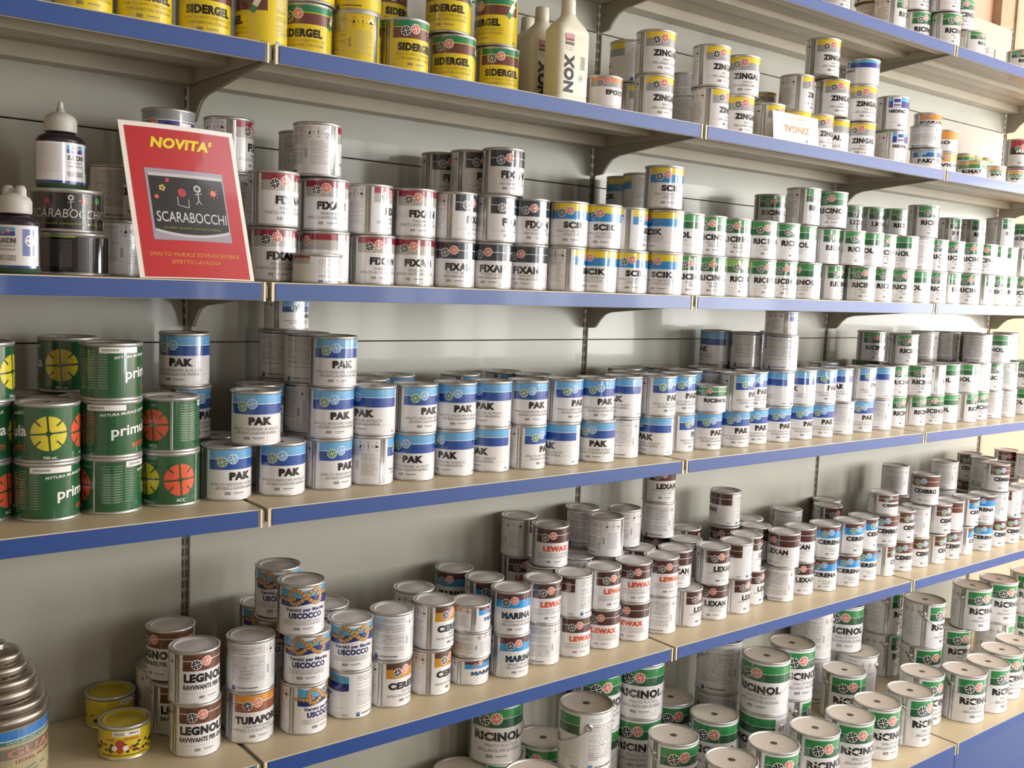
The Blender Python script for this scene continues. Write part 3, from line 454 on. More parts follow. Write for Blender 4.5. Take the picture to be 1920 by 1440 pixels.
(4,'cem',2.3926,0.1262,0.1095,-9.6,'brown-banded can with green-blue discs, second tier, middle bay, front row, fifth shelf'),
(4,'cem',2.5015,0.125,0.1095,23.0,'brown-banded can with green-blue discs, first from left, second tier, right bay, front row, fifth shelf'),
(4,'cem',2.7444,0.2409,0.1095,149.8,'brown-banded can with green-blue discs reversed, second from left, second tier, right bay, rear, fifth shelf'),
(4,'cem',2.6054,0.1243,0.1095,142.3,'brown-banded can with green-blue discs reversed, first from left, second tier, right bay, front, fifth shelf'),
(4,'cem',2.7341,0.1134,0.1095,20.2,'brown-banded can with green-blue discs, second from left, second tier, right bay, front row, fifth shelf'),
(4,'cem',3.0166,0.25,0.1095,148.1,'brown-banded can with green-blue discs reversed, third from left, second tier, right bay, rear, fifth shelf'),
(4,'cem',2.8365,0.1203,0.1095,-79.3,'brown-banded can with green-blue discs, third from left, second tier, right bay, front row, fifth shelf'),
(4,'cen',2.9601,0.1251,0.1095,37.5,'white can with brown-cyan bands, first from left, second tier, right bay, front row, fifth shelf'),
(4,'cem',3.3369,0.3135,0.1095,-75.9,'brown-banded can with green-blue discs, second tier, right bay, rear row, fifth shelf'),
(4,'cem',3.2827,0.2265,0.1095,91.2,'brown-banded can with green-blue discs reversed, fourth from left, second tier, right bay, rear, fifth shelf'),
(4,'cen',3.0692,0.1166,0.1095,-27.4,'white can with brown-cyan bands, second from left, second tier, right bay, front row, fifth shelf'),
(4,'cem',3.1803,0.1197,0.1095,138.7,'brown-banded can with green-blue discs reversed, second from left, second tier, right bay, front, fifth shelf'),
(4,'lex',3.5811,0.27,0.1095,-61.8,'brown-banded can with black word, second tier, right bay, rear row, fifth shelf'),
(4,'cem',3.2895,0.1181,0.1095,-133.6,'brown-banded can with green-blue discs reversed, third from left, second tier, right bay, front, fifth shelf'),
(4,'cem',3.4136,0.1178,0.1095,107.4,'brown-banded can with green-blue discs reversed, fourth from left, second tier, right bay, front, fifth shelf'),
(4,'marS',0.6031,0.1322,0.132,71.4,'short maroon-blue banded can, third tier, left bay, front row, fifth shelf'),
(4,'usc',0.1448,0.24,0.219,-4.7,'white can with rope knot, third tier, left bay, rear row, fifth shelf'),
(4,'usc',0.1364,0.1111,0.219,4.0,'white can with rope knot, third tier, left bay, front row, fifth shelf'),
(4,'lew',0.9252,0.3519,0.219,80.8,'brown-banded can with orange word, first from left, third tier, left bay, rear row, fifth shelf'),
(4,'lew',0.9348,0.2296,0.219,-2.0,'brown-banded can with orange word, second from left, third tier, left bay, rear row, fifth shelf'),
(4,'lew',1.1568,0.3434,0.219,167.2,'brown-banded can with orange word reversed, first from left, third tier, left bay, rear, fifth shelf'),
(4,'lew',1.1396,0.2265,0.219,115.8,'brown-banded can with orange word reversed, second from left, third tier, left bay, rear, fifth shelf'),
(4,'lew',1.2615,0.2788,0.219,147.8,'brown-banded can with orange word reversed, third tier, middle bay, rear row, fifth shelf'),
(4,'lex',1.4301,0.3,0.219,162.9,'brown-banded can with black word reversed, first from left, third tier, middle bay, rear, fifth shelf'),
(4,'lex',1.7429,0.3,0.219,-108.7,'brown-banded can with black word reversed, second from left, third tier, middle bay, rear, fifth shelf'),
(4,'cemS',2.3859,0.1262,0.219,7.1,'short brown-banded can, third tier, middle bay, front row, fifth shelf'),
(4,'cem',2.7438,0.3,0.219,150.5,'brown-banded can with green-blue discs reversed, first from left, third tier, right bay, rear, fifth shelf'),
(4,'cem',2.6794,0.14,0.219,-36.3,'brown-banded can with green-blue discs, first from left, third tier, right bay, front row, fifth shelf'),
(4,'cem',3.0372,0.26,0.219,141.1,'brown-banded can with green-blue discs reversed, second from left, third tier, right bay, rear, fifth shelf'),
(4,'cem',3.3369,0.3135,0.219,-30.0,'brown-banded can with green-blue discs, third tier, right bay, rear row, fifth shelf'),
(4,'cem',3.2827,0.2265,0.219,146.3,'brown-banded can with green-blue discs reversed, third from left, third tier, right bay, rear, fifth shelf'),
(4,'cem',3.1935,0.13,0.219,-2.1,'brown-banded can with green-blue discs, second from left, third tier, right bay, front row, fifth shelf'),
(4,'lex',3.5992,0.2857,0.219,-21.8,'brown-banded can with black word, third tier, right bay, rear row, fifth shelf'),
(4,'lex',3.583,0.1843,0.219,144.4,'brown-banded can with black word reversed, third tier, right bay, front row, fifth shelf'),
(4,'lex',1.4263,0.3,0.3285,-0.0,'brown-banded can with black word, fourth tier, middle bay, rear row, fifth shelf'),
(5,'big',0.7174,0.3034,0.0,16.6,'large green-banded handled can, first from left, bottom tier, left bay, rear row, bottom shelf'),
(5,'big',0.8713,0.3341,0.0,-67.5,'large green-banded handled can, second from left, bottom tier, left bay, rear row, bottom shelf'),
(5,'big',0.6474,-0.0854,0.0,27.0,'large green-banded handled can, bottom tier, left bay, front row, bottom shelf'),
(5,'big',1.0328,0.3341,0.0,-27.9,'large green-banded handled can, third from left, bottom tier, left bay, rear row, bottom shelf'),
(5,'big',1.0267,0.1532,0.0,-114.8,'large green-banded handled can reversed, bottom tier, left bay, rear row, bottom shelf'),
(5,'big',1.2335,0.33,0.0,-36.2,'large green-banded handled can, first from left, bottom tier, middle bay, rear row, bottom shelf'),
(5,'big',1.4001,0.3125,0.0,-17.7,'large green-banded handled can, second from left, bottom tier, middle bay, rear row, bottom shelf'),
(5,'big',1.5679,0.3321,0.0,2.5,'large green-banded handled can, third from left, bottom tier, middle bay, rear row, bottom shelf'),
(5,'big',1.3652,0.1307,0.0,7.8,'large green-banded handled can, fourth from left, bottom tier, middle bay, rear row, bottom shelf'),
(5,'big',1.585,0.1628,0.0,-21.6,'large green-banded handled can, fifth from left, bottom tier, middle bay, rear row, bottom shelf'),
(5,'big',1.7626,0.3,0.0,155.4,'large green-banded handled can reversed, first from left, bottom tier, middle bay, rear row, bottom shelf'),
(5,'big',1.3867,-0.0699,0.0,-19.0,'large green-banded handled can, first from left, bottom tier, middle bay, front row, bottom shelf'),
(5,'big',1.7592,0.1101,0.0,-105.2,'large green-banded handled can, sixth from left, bottom tier, middle bay, rear row, bottom shelf'),
(5,'big',1.575,-0.0709,0.0,12.1,'large green-banded handled can, second from left, bottom tier, middle bay, front row, bottom shelf'),
(5,'big',1.928,0.1386,0.0,66.4,'large green-banded handled can, seventh from left, bottom tier, middle bay, rear row, bottom shelf'),
(5,'big',2.3126,0.33,0.0,198.4,'large green-banded handled can reversed, second from left, bottom tier, middle bay, rear row, bottom shelf'),
(5,'big',1.7706,-0.0753,0.0,7.2,'large green-banded handled can, third from left, bottom tier, middle bay, front row, bottom shelf'),
(5,'big',2.2694,0.1558,0.0,-3.8,'large green-banded handled can, eighth from left, bottom tier, middle bay, rear row, bottom shelf'),
(5,'big',1.9462,-0.0804,0.0,3.7,'large green-banded handled can, fourth from left, bottom tier, middle bay, front row, bottom shelf'),
(5,'big',2.4823,0.24,0.0,114.7,'large green-banded handled can reversed, bottom tier, right bay, rear row, bottom shelf'),
(5,'big',2.1163,-0.0691,0.0,10.8,'large green-banded handled can, fifth from left, bottom tier, middle bay, front row, bottom shelf'),
(5,'big',2.7783,0.33,0.0,60.3,'large green-banded handled can, first from left, bottom tier, right bay, rear row, bottom shelf'),
(5,'big',2.2983,-0.0781,0.0,27.7,'large green-banded handled can, sixth from left, bottom tier, middle bay, front row, bottom shelf'),
(5,'big',2.7775,0.1556,0.0,11.7,'large green-banded handled can, second from left, bottom tier, right bay, rear row, bottom shelf'),
(5,'big',2.4944,-0.0085,0.0,25.0,'large green-banded handled can, first from left, bottom tier, right bay, front row, bottom shelf'),
(5,'big',3.0873,0.2,0.0,8.4,'large green-banded handled can, third from left, bottom tier, right bay, rear row, bottom shelf'),
(5,'big',2.6428,-0.0856,0.0,7.7,'large green-banded handled can, second from left, bottom tier, right bay, front row, bottom shelf'),
(5,'big',2.8032,-0.0907,0.0,29.1,'large green-banded handled can, third from left, bottom tier, right bay, front row, bottom shelf'),
(5,'big',3.32,0.1393,0.0,62.3,'large green-banded handled can, fourth from left, bottom tier, right bay, rear row, bottom shelf'),
(5,'big',2.9752,-0.0568,0.0,8.5,'large green-banded handled can, fourth from left, bottom tier, right bay, front row, bottom shelf'),
(5,'big',3.1309,-0.0361,0.0,-8.1,'large green-banded handled can, fifth from left, bottom tier, right bay, front row, bottom shelf'),
(5,'big',3.5541,0.1247,0.0,-3.1,'large green-banded handled can, fifth from left, bottom tier, right bay, rear row, bottom shelf'),
(5,'big',0.8501,0.3279,0.17,-9.6,'large green-banded handled can, second tier, left bay, rear row, bottom shelf'),
(5,'big',0.6474,-0.0854,0.17,12.2,'large green-banded handled can, second tier, left bay, front row, bottom shelf'),
(5,'big',1.0267,0.1532,0.17,-138.8,'large green-banded handled can reversed, second tier, left bay, rear row, bottom shelf'),
(5,'big',1.2335,0.33,0.17,8.9,'large green-banded handled can, first from left, second tier, middle bay, rear row, bottom shelf'),
(5,'big',1.4001,0.3125,0.17,-18.5,'large green-banded handled can, second from left, second tier, middle bay, rear row, bottom shelf'),
(5,'big',1.7626,0.3,0.17,159.1,'large green-banded handled can reversed, first from left, second tier, middle bay, rear row, bottom shelf'),
(5,'big',1.7592,0.1101,0.17,-47.7,'large green-banded handled can, third from left, second tier, middle bay, rear row, bottom shelf'),
(5,'big',1.928,0.1386,0.17,5.5,'large green-banded handled can, fourth from left, second tier, middle bay, rear row, bottom shelf'),
(5,'big',2.3066,0.3274,0.17,147.2,'large green-banded handled can reversed, second from left, second tier, middle bay, rear row, bottom shelf'),
(5,'big',2.4617,0.3026,0.17,-20.8,'large green-banded handled can, first from left, second tier, right bay, rear row, bottom shelf'),
(5,'big',2.7783,0.33,0.17,53.6,'large green-banded handled can, second from left, second tier, right bay, rear row, bottom shelf'),
(5,'big',2.7775,0.1556,0.17,39.7,'large green-banded handled can, third from left, second tier, right bay, rear row, bottom shelf'),
(5,'big',3.1308,0.1528,0.17,11.0,'large green-banded handled can, fourth from left, second tier, right bay, rear row, bottom shelf'),
(5,'big',3.32,0.1393,0.17,5.1,'large green-banded handled can, fifth from left, second tier, right bay, rear row, bottom shelf'),
(5,'big',3.5541,0.1247,0.17,-13.2,'large green-banded handled can, sixth from left, second tier, right bay, rear row, bottom shelf')]
# ---------------------------------------------------------------- helpers
COL = bpy.context.scene.collection
PI = math.pi
def lin(c):
    if isinstance(c, str):
        c = [int(c[i:i+2], 16)/255 for i in (0, 2, 4)]
    return tuple((v/12.92 if v <= .04045 else ((v+.055)/1.055)**2.4) for v in c) + (1,)
MATS = {}
def mat(name, col, rough=.4, metal=0., coat=0., noise=0., nscale=60., bump=0., bscale=200., alpha_mix=None, speck=None, emit=None, estr=1., trans=0.):
    if name in MATS: return MATS[name]
    m = bpy.data.materials.new(name); m.use_nodes = True
    nt = m.node_tree; b = nt.nodes['Principled BSDF']
    c = lin(col)
    b.inputs['Base Color'].default_value = c
    b.inputs['Roughness'].default_value = rough
    b.inputs['Metallic'].default_value = metal
    b.inputs['Coat Weight'].default_value = coat
    b.inputs['Coat Roughness'].default_value = .06
    b.inputs['Transmission Weight'].default_value = trans
    tc = nt.nodes.new('ShaderNodeTexCoord')
    if noise:
        n = nt.nodes.new('ShaderNodeTexNoise'); n.inputs['Scale'].default_value = nscale; n.inputs['Detail'].default_value = 5
        nt.links.new(tc.outputs['Object'], n.inputs['Vector'])
        r = nt.nodes.new('ShaderNodeValToRGB')
        r.color_ramp.elements[0].position = .3; r.color_ramp.elements[1].position = .7
        r.color_ramp.elements[0].color = tuple(v*(1-noise) for v in c[:3])+(1,)
        r.color_ramp.elements[1].color = tuple(min(1, v*(1+noise*.5)) for v in c[:3])+(1,)
        nt.links.new(n.outputs['Fac'], r.inputs['Fac']); nt.links.new(r.outputs['Color'], b.inputs['Base Color'])
        if speck:
            n2 = nt.nodes.new('ShaderNodeTexNoise'); n2.inputs['Scale'].default_value = 900; n2.inputs['Detail'].default_value = 2
            nt.links.new(tc.outputs['Object'], n2.inputs['Vector'])
            r2 = nt.nodes.new('ShaderNodeValToRGB'); r2.color_ramp.elements[0].position = .56; r2.color_ramp.elements[1].position = .72
            nt.links.new(n2.outputs['Fac'], r2.inputs['Fac'])
            mx = nt.nodes.new('ShaderNodeMixRGB'); mx.inputs['Color2'].default_value = lin(speck)
            nt.links.new(r2.outputs['Color'], mx.inputs['Fac']); nt.links.new(r.outputs['Color'], mx.inputs['Color1'])
            nt.links.new(mx.outputs['Color'], b.inputs['Base Color'])
    if bump:
        n = nt.nodes.new('ShaderNodeTexNoise'); n.inputs['Scale'].default_value = bscale; n.inputs['Detail'].default_value = 3
        nt.links.new(tc.outputs['Object'], n.inputs['Vector'])
        bp = nt.nodes.new('ShaderNodeBump'); bp.inputs['Strength'].default_value = bump; bp.inputs['Distance'].default_value = .002
        nt.links.new(n.outputs['Fac'], bp.inputs['Height']); nt.links.new(bp.outputs['Normal'], b.inputs['Normal'])
    if emit:
        b.inputs['Emission Color'].default_value = lin(emit); b.inputs['Emission Strength'].default_value = estr
    MATS[name] = m; return m
INKS = {}
def ink(col, rough=.2):
    k = 'ink_%s' % col
    return mat(k, col, rough=rough, coat=.9)

class MB:
    """collects polygons with material slots, then links ONE mesh object"""
    def __init__(s): s.v = []; s.f = []; s.m = []; s.mats = []; s.sm = []
    def slot(s, m):
        if m not in s.mats: s.mats.append(m)
        return s.mats.index(m)
    def poly(s, pts, m, smooth=False):
        i = len(s.v); s.v += [tuple(p) for p in pts]; s.f.append(tuple(range(i, i+len(pts)))); s.m.append(s.slot(m)); s.sm.append(smooth)
    def add(s, verts, faces, m, smooth=False):
        i = len(s.v); s.v += [tuple(p) for p in verts]; k = s.slot(m)
        for f in faces: s.f.append(tuple(i+j for j in f)); s.m.append(k); s.sm.append(smooth)
    def box(s, x0, x1, y0, y1, z0, z1, m):
        V = [(x0,y0,z0),(x1,y0,z0),(x1,y1,z0),(x0,y1,z0),(x0,y0,z1),(x1,y0,z1),(x1,y1,z1),(x0,y1,z1)]
        s.add(V, [(0,3,2,1),(4,5,6,7),(0,1,5,4),(1,2,6,5),(2,3,7,6),(3,0,4,7)], m)
    def revolve(s, prof, m, n=40, smooth=True, cx=0, cy=0, ex=1., ey=1.):
        vs = []; fs = []; k = len(prof)
        for i in range(n):
            a = 2*PI*i/n
            for r, z in prof: vs.append((cx+ex*r*math.cos(a), cy+ey*r*math.sin(a), z))
        for i in range(n):
            j = (i+1) % n
            for q in range(k-1):
                if prof[q][0] == 0 and prof[q+1][0] == 0: continue
                if prof[q+1][0] == 0: fs.append((i*k+q, j*k+q, i*k+q+1))
                elif prof[q][0] == 0: fs.append((i*k+q, j*k+q+1, i*k+q+1))
                else: fs.append((i*k+q, j*k+q, j*k+q+1, i*k+q+1))
        s.add(vs, fs, m, smooth)
    def tube(s, pts, r, m, n=6):
        pts = [Vector(p) for p in pts]; vs = []; fs = []
        for i, p in enumerate(pts):
            t = (pts[min(i+1, len(pts)-1)]-pts[max(i-1, 0)]).normalized()
            a = t.cross(Vector((0, 0, 1)));
            if a.length < .01: a = t.cross(Vector((1, 0, 0)))
            a.normalize(); b = t.cross(a)
            for k in range(n):
                w = 2*PI*k/n; vs.append(p+a*(r*math.cos(w))+b*(r*math.sin(w)))
        for i in range(len(pts)-1):
            for k in range(n):
                k2 = (k+1) % n; fs.append((i*n+k, i*n+k2, (i+1)*n+k2, (i+1)*n+k))
        fs.append(tuple(range(n-1, -1, -1))); fs.append(tuple((len(pts)-1)*n+k for k in range(n)))
        s.add(vs, fs, m, True)
    def mesh(s, name):
        me = bpy.data.meshes.new(name); me.from_pydata(s.v, [], s.f)
        for m in s.mats: me.materials.append(m)
        me.polygons.foreach_set('material_index', s.m); me.polygons.foreach_set('use_smooth', s.sm)
        me.update(); return me
    def build(s, name, parent=None, loc=(0, 0, 0), rz=0):
        return obj(name, s.mesh(name), parent, loc, rz)
def obj(name, me, parent=None, loc=(0, 0, 0), rz=0):
    o = bpy.data.objects.new(name, me); COL.objects.link(o)
    if parent: o.parent = parent
    o.location = loc; o.rotation_euler = (0, 0, rz); return o
def tag(o, label=None, cat=None, group=None, kind=None):
    if label: o['label'] = label
    if cat: o['category'] = cat
    if group: o['group'] = group
    if kind: o['kind'] = kind
    return o
def bevel_mesh(me, w, seg=2):
    bm = bmesh.new(); bm.from_mesh(me)
    bmesh.ops.remove_doubles(bm, verts=bm.verts, dist=1e-6)
    bmesh.ops.bevel(bm, geom=list(bm.edges), offset=w, segments=seg, affect='EDGES')
    bm.to_mesh(me); bm.free(); me.update(); return me

# ---------------------------------------------------------------- flat lettering (built-in typeface turned into polygons)
TXT = {}
def glyphs(text, heavy=.02, shear=0., step=0):
    """-> (verts2d normalised so that cap height is 1 and x starts at 0, faces, width)"""
    key = (text, heavy, shear)
    if key in TXT: return TXT[key]
    cu = bpy.data.curves.new('t', 'FONT'); cu.body = text; cu.size = 1; cu.offset = heavy; cu.shear = shear; cu.resolution_u = 3; cu.fill_mode = 'FRONT'; cu.space_character = 1+max(0, heavy-.02)*2.6
    o = bpy.data.objects.new('t', cu); COL.objects.link(o)
    dg = bpy.context.evaluated_depsgraph_get(); me = bpy.data.meshes.new_from_object(o.evaluated_get(dg))
    vs = [(v.co.x, v.co.y) for v in me.vertices]; fs = [tuple(p.vertices) for p in me.polygons]
    bpy.data.objects.remove(o); bpy.data.curves.remove(cu); bpy.data.meshes.remove(me)
    x0 = min(v[0] for v in vs); x1 = max(v[0] for v in vs); h = .729+2*heavy*.9
    vs = [((a-x0)/h, (b+heavy*.9)/h) for a, b in vs]
    TXT[key] = (vs, fs, (x1-x0)/h); return TXT[key]
def cut_strips(vs, fs, step):
    bm = bmesh.new(); bv = [bm.verts.new((x, y, 0)) for x, y in vs]
    for f in fs:
        try: bm.faces.new([bv[i] for i in f])
        except ValueError: pass
    x0 = min(v[0] for v in vs); x1 = max(v[0] for v in vs); x = x0+step
    while x < x1:
        bmesh.ops.bisect_plane(bm, geom=bm.verts[:]+bm.edges[:]+bm.faces[:], plane_co=(x, 0, 0), plane_no=(1, 0, 0), dist=1e-7)
        x += step
    bm.verts.index_update()
    r = ([(v.co.x, v.co.y) for v in bm.verts], [tuple(v.index for v in f.verts) for f in bm.faces]); bm.free(); return r
class Wrap:
    """prints flat artwork on a cylinder: u = degrees around, z = height"""
    def __init__(s, R): s.R = R; s.mb = MB()
    def P(s, phi, z, off):
        a = math.radians(phi-90); r = s.R+off; return (r*math.cos(a), r*math.sin(a), z)
    def rect(s, p0, p1, z0, z1, m, off=.0003, step=6.):
        n = max(1, int(math.ceil((p1-p0)/step)))
        for i in range(n):
            a = p0+(p1-p0)*i/n; b = p0+(p1-p0)*(i+1)/n
            s.mb.poly([s.P(a, z0, off), s.P(b, z0, off), s.P(b, z1, off), s.P(a, z1, off)], m, True)
    def shape(s, pts, p, z, m, off):     # small convex polygon, metres, local to (p, z)
        k = 180/PI/s.R
        s.mb.poly([s.P(p+x*k, z+y, off) for x, y in pts], m)
    def disc(s, p, z, r, m, off, n=20, r0=0.):
        k = 180/PI/s.R
        k_ = max(2, int(r/.0035)+1); rings = [r0+(r-r0)*q/k_ for q in range(k_+1)]
        for q in range(len(rings)-1):
            a0, a1 = rings[q], rings[q+1]
            for i in range(n):
                t, u = 2*PI*i/n, 2*PI*(i+1)/n
                pts = [(a0*math.cos(t), a0*math.sin(t)), (a1*math.cos(t), a1*math.sin(t)), (a1*math.cos(u), a1*math.sin(u)), (a0*math.cos(u), a0*math.sin(u))]
                if a0 == 0: pts = pts[1:]; pts = [(0, 0)]+pts
                s.mb.poly([s.P(p+x*k, z+y, off) for x, y in pts], m, True)
    def line(s, p, z, x0, y0, x1, y1, w, m, off):
        dx, dy = x1-x0, y1-y0; L = math.hypot(dx, dy) or 1; nx, ny = -dy/L*w/2, dx/L*w/2
        n = max(1, int(L/.004)); 
        for i in range(n):
            a, b = i/n, (i+1)/n
            s.shape([(x0+dx*a+nx, y0+dy*a+ny), (x0+dx*a-nx, y0+dy*a-ny), (x0+dx*b-nx, y0+dy*b-ny), (x0+dx*b+nx, y0+dy*b+ny)], p, z, m, off)
    def text(s, txt, p0, p1, z, H, m, off=.0007, heavy=.035, shear=0., slope=0.):
        vs, fs, w = glyphs(txt, heavy, shear); W = math.radians(p1-p0)*s.R
        if H > .009: vs, fs = cut_strips(vs, fs, .0045*w/W)
        k = 180/PI/s.R
        s.mb.add([s.P(p0+x*W/w*k, z+y*H+slope*x*W/w, off) for x, y in vs], fs, m)

# ---------------------------------------------------------------- materials
TIN = mat('tinplate', 'c6c4c0', rough=.33, metal=.65, noise=.15, nscale=40)
LID = mat('lid_tin', 'dbd4d1', rough=.5, metal=.15, noise=.08, nscale=120, bump=.1)
LIDB = mat('lid_beige', 'cfc3b6', rough=.55, metal=.05, noise=.08, nscale=90, bump=.1)
LIDY = mat('lid_yellow', 'c9b21e', rough=.4, coat=.2, noise=.1)
DOT = mat('lid_paint_spot', '4b4640', rough=.6)
SEAM = mat('seam_dark', '55534f', rough=.4, metal=.6)
WIRE = mat('wire_steel', 'c9c7c2', rough=.22, metal=1.)
WHITE = mat('label_white', 'e3e1e2', rough=.2, coat=.9)
BLACK = ink('17181c'); GREYT = ink('6e6b6a'); LGREY = ink('a7a3a0'); RED = ink('c0483c'); WLINE = ink('f1eeec')
KIT = {}
def emblem(W, p, z, c, r=.0103, line=WLINE):
    W.disc(p, z, r, line, .0006); W.disc(p, z, r*.87, c, .0009)
    for t in (18, 108):
        a = math.radians(t); x, y = math.cos(a)*r*.9, math.sin(a)*r*.9
        W.line(p, z, -x, -y, x, y, r*.13, line, .0012)
    for t in (63, 153, 243, 333):
        a = math.radians(t)
        W.line(p, z, math.cos(a)*r*.45, math.sin(a)*r*.45, math.cos(a)*r*.9, math.sin(a)*r*.9, r*.1, line, .0012)
def tin_body(d, h, body=None):
    R = d/2; m = MB(); b = body or TIN
    m.revolve([(0, .002), (R-.003, .002), (R-.002, 0), (R+.0008, .0005), (R+.001, .003), (R-.0002, .0042), (R-.0002, h-.0062), (R+.0012, h-.005), (R+.0014, h-.001), (R, h), (R-.0035, h), (R-.0045, h-.0045), (R-.006, h-.006), (0, h-.006)], b)
    return m
def lid_mesh(d, h, kind):
    R = d/2; m = MB()
    top = {'y': LIDY, 'b': LIDB}.get(kind, LID)
    if kind == 'b':
        m.revolve([(R-.004, h-.004), (R-.009, h-.0035), (R-.012, h-.0045), (0, h-.0035)], top)
        m.revolve([(.011, h-.0036), (0, h-.0031)], DOT, n=14)
    else:
        m.revolve([(R-.0045, h-.005), (R-.0075, h-.0015), (R-.009, h-.0015), (R-.0105, h-.005), (R-.013, h-.0045), (.012, h-.0045), (.008, h-.0035), (0, h-.004)], top)
        if kind == 'd': m.revolve([(.007, h-.003), (0, h-.0028)], DOT, n=12)
    return m
WOOD = mat('print_woodgrain', '6e4632', rough=.3, coat=.3, noise=.5, nscale=70)
def std(kind, d, h, word, rel, wcol, bands, line, subs, e1, e2, hdr=None, base=None, wz=(.46, .615), bandtop=.035, extra=None, es=1.0, wh=.062):
    """ordinary lithographed can: front panel -85..85 deg, seam at -100, back panel beyond"""
    R = d/2; bc = base or WHITE; E = -53; rnd = random.Random(kind)
    L = Wrap(R)
    zt = lambda f: h*(1-f)
    # front panel
    cuts = sorted(set([0.0, 1.0]+[f for b in bands for f in b[:2]]))
    z_lo, z_hi = .0045, h-.0064
    def zc(f): return max(z_lo, min(z_hi, zt(f)))
    prev = 0.0
    for b in bands:
        if b[0] > prev: L.rect(-84, 84, zc(b[0]), zc(prev), bc)
        L.rect(-84, 84, zc(b[1]), zc(b[0]), b[2]); prev = b[1]
    L.rect(-84, 84, z_lo, zc(prev), bc)
    L.rect(-91, -84, z_lo, z_hi, bc); L.rect(84, 91, z_lo, z_hi, bc)
    L.rect(91, 255, z_lo, z_hi, bc)
    L.rect(-105, -104, z_lo, z_hi, SEAM, .0004); L.rect(-96, -95, z_lo, z_hi, SEAM, .0004)
    if line is not None:
        L.rect(-84, 84, zt(line)-.0006, zt(line)+.0006, WLINE, .0005)
    if extra: extra(L, zt)
    # emblem
    M = Wrap(R)
    if e1:
        zc_ = zt((bands[0][0]+bands[-1][1])/2+.02)
        rr = min(.0103, h*.1)*es
        emblem(M, E, zc_-.002, e1, rr); emblem(M, E+math.degrees(rr*2.02/R), zc_+.0035, e2, rr)
    # lettering
    T = Wrap(R)
    if word: T.text(word, E+rel[0], E+rel[1], zt(wz[1]), h*(wz[1]-wz[0]), wcol, .0008, heavy=wh)
    # small print
    S = Wrap(R)
    for t, f, a0, a1, col in subs:
        S.text(t, E+a0, E+a1, zt(f), h*.055, col, .0006, heavy=-.004)
    if h > .09:
        x = E+6
        for i in range(9):
            w = rnd.choice((.5, .9, 1.3)); S.rect(x, x+w, zt(.885), zt(.83), GREYT, .0005); x += w+.7
        S.rect(E+26, E+52, zt(.86), zt(.845), GREYT, .0005); S.rect(E+30, E+46, zt(.885), zt(.877), LGREY, .0005)
        S.text('750 ml', 68, 82, zt(.93), h*.04, GREYT, .0006, heavy=.02)
        S.rect(-80, 70, zt(.775), zt(.77), LGREY, .0005)
    if hdr: S.rect(104, 186, zt(.075), zt(.055), hdr, .0005)
    y = .11
    while y < .8:
        if rnd.random() < .88:
            x = 104.
            while x < 186:
                w = rnd.uniform(8, 30); S.rect(x, min(186, x+w), zt(y+.012), zt(y), LGREY if rnd.random() < .75 else GREYT, .0005, step=12); x += w+1.5
        y += .033
    S.rect(104, 114, zt(.96), zt(.87), ink('3d4a86'), .0005); S.rect(104.6, 113.4, zt(.905), zt(.88), ink('6fa3cc'), .0007)
    S.text('COLORIFICIO BRANDINI', 118, 168, zt(.92), h*.03, BLACK, .0006, heavy=.03)
    for i, q in enumerate((203, 224, 245)):
        r = .0104 if h > .09 else .007; zz = zt(.2)
        S.shape([(-r, 0), (0, -r), (r, 0), (0, r)], q, zz, RED, .0005); S.shape([(-r*.82, 0), (0, -r*.82), (r*.82, 0), (0, r*.82)], q, zz, bc, .0007)
        if i == 0: S.shape([(-r*.28, -r*.35), (r*.28, -r*.35), (r*.1, r*.4)], q, zz, BLACK, .0009)
        elif i == 1: S.rect(q-.9, q+.9, zz-r*.1, zz+r*.4, BLACK, .0009); S.rect(q-.9, q+.9, zz-r*.4, zz-r*.22, BLACK, .0009)
        else: S.shape([(-r*.35, -r*.3), (r*.4, -r*.3), (r*.3, -r*.1), (-r*.2, r*.35)], q, zz, BLACK, .0009)
    y = .36
    while y < .78:
        S.rect(206, rnd.uniform(236, 250), zt(y+.011), zt(y), LGREY, .0005, step=12); y += .034
    x = 192
    for i in range(12):
        S.rect(191, 198, zt(.5+i*.014+.007), zt(.5+i*.014), GREYT, .0005, step=12)
    parts = {'body': tin_body(d, h).mesh('body'), 'label': L.mb.mesh('label'), 'lettering': T.mb.mesh('lettering') if word else None,
             'small_print': S.mb.mesh('small_print'), 'emblem': M.mb.mesh('emblem') if e1 else None}
    return parts
def lidk(kind, d, h, t='n'): KIT[kind]['lid'] = lid_mesh(d, h, t).mesh('lid')
BK = BLACK; ORG = ink('dc6a4e'); GRN = ink('3f8a4a'); LBL = ink('5aa6d6'); RDD = ink('d2413f')
BR = ink('52332f'); BRL = ink('6a443a')
PAKS = [('SMALTO INODORE ACRILICO', .715, -26, 92, GREYT), ('AD ESSICCAZIONE RAPIDA', .785, -14, 86, GREYT)]
def add(kind, d, h, lidt='n', **k):
    KIT[kind] = std(kind, d, h, **k); lidk(kind, d, h, lidt)
H = .1093
for kk, hh in (('pak', H), ('pakS', .0718)):
    add(kk, .0995, hh, 'd' if kk == 'pak' else 'n', word='PAK', rel=(16, 71), wcol=BK, bands=[(.055, .225, ink('66a9d8')), (.225, .42, ink('234f9c'))], line=.225, subs=PAKS, e1=GRN, e2=LBL, hdr=ink('2c3e7c'), wh=.075)
RICB = [(.04, .21, ink('3f9250')), (.21, .385, ink('24633f'))]
RICS = [('SMALTO SINTETICO', .7, 4, 72, GREYT), ('BRILLANTE', .77, 14, 62, GREYT)]
add('ric', .0995, H, word='RICINOL', rel=(-20, 84), wcol=BK, bands=RICB, line=.21, subs=RICS, e1=BK, e2=ORG)
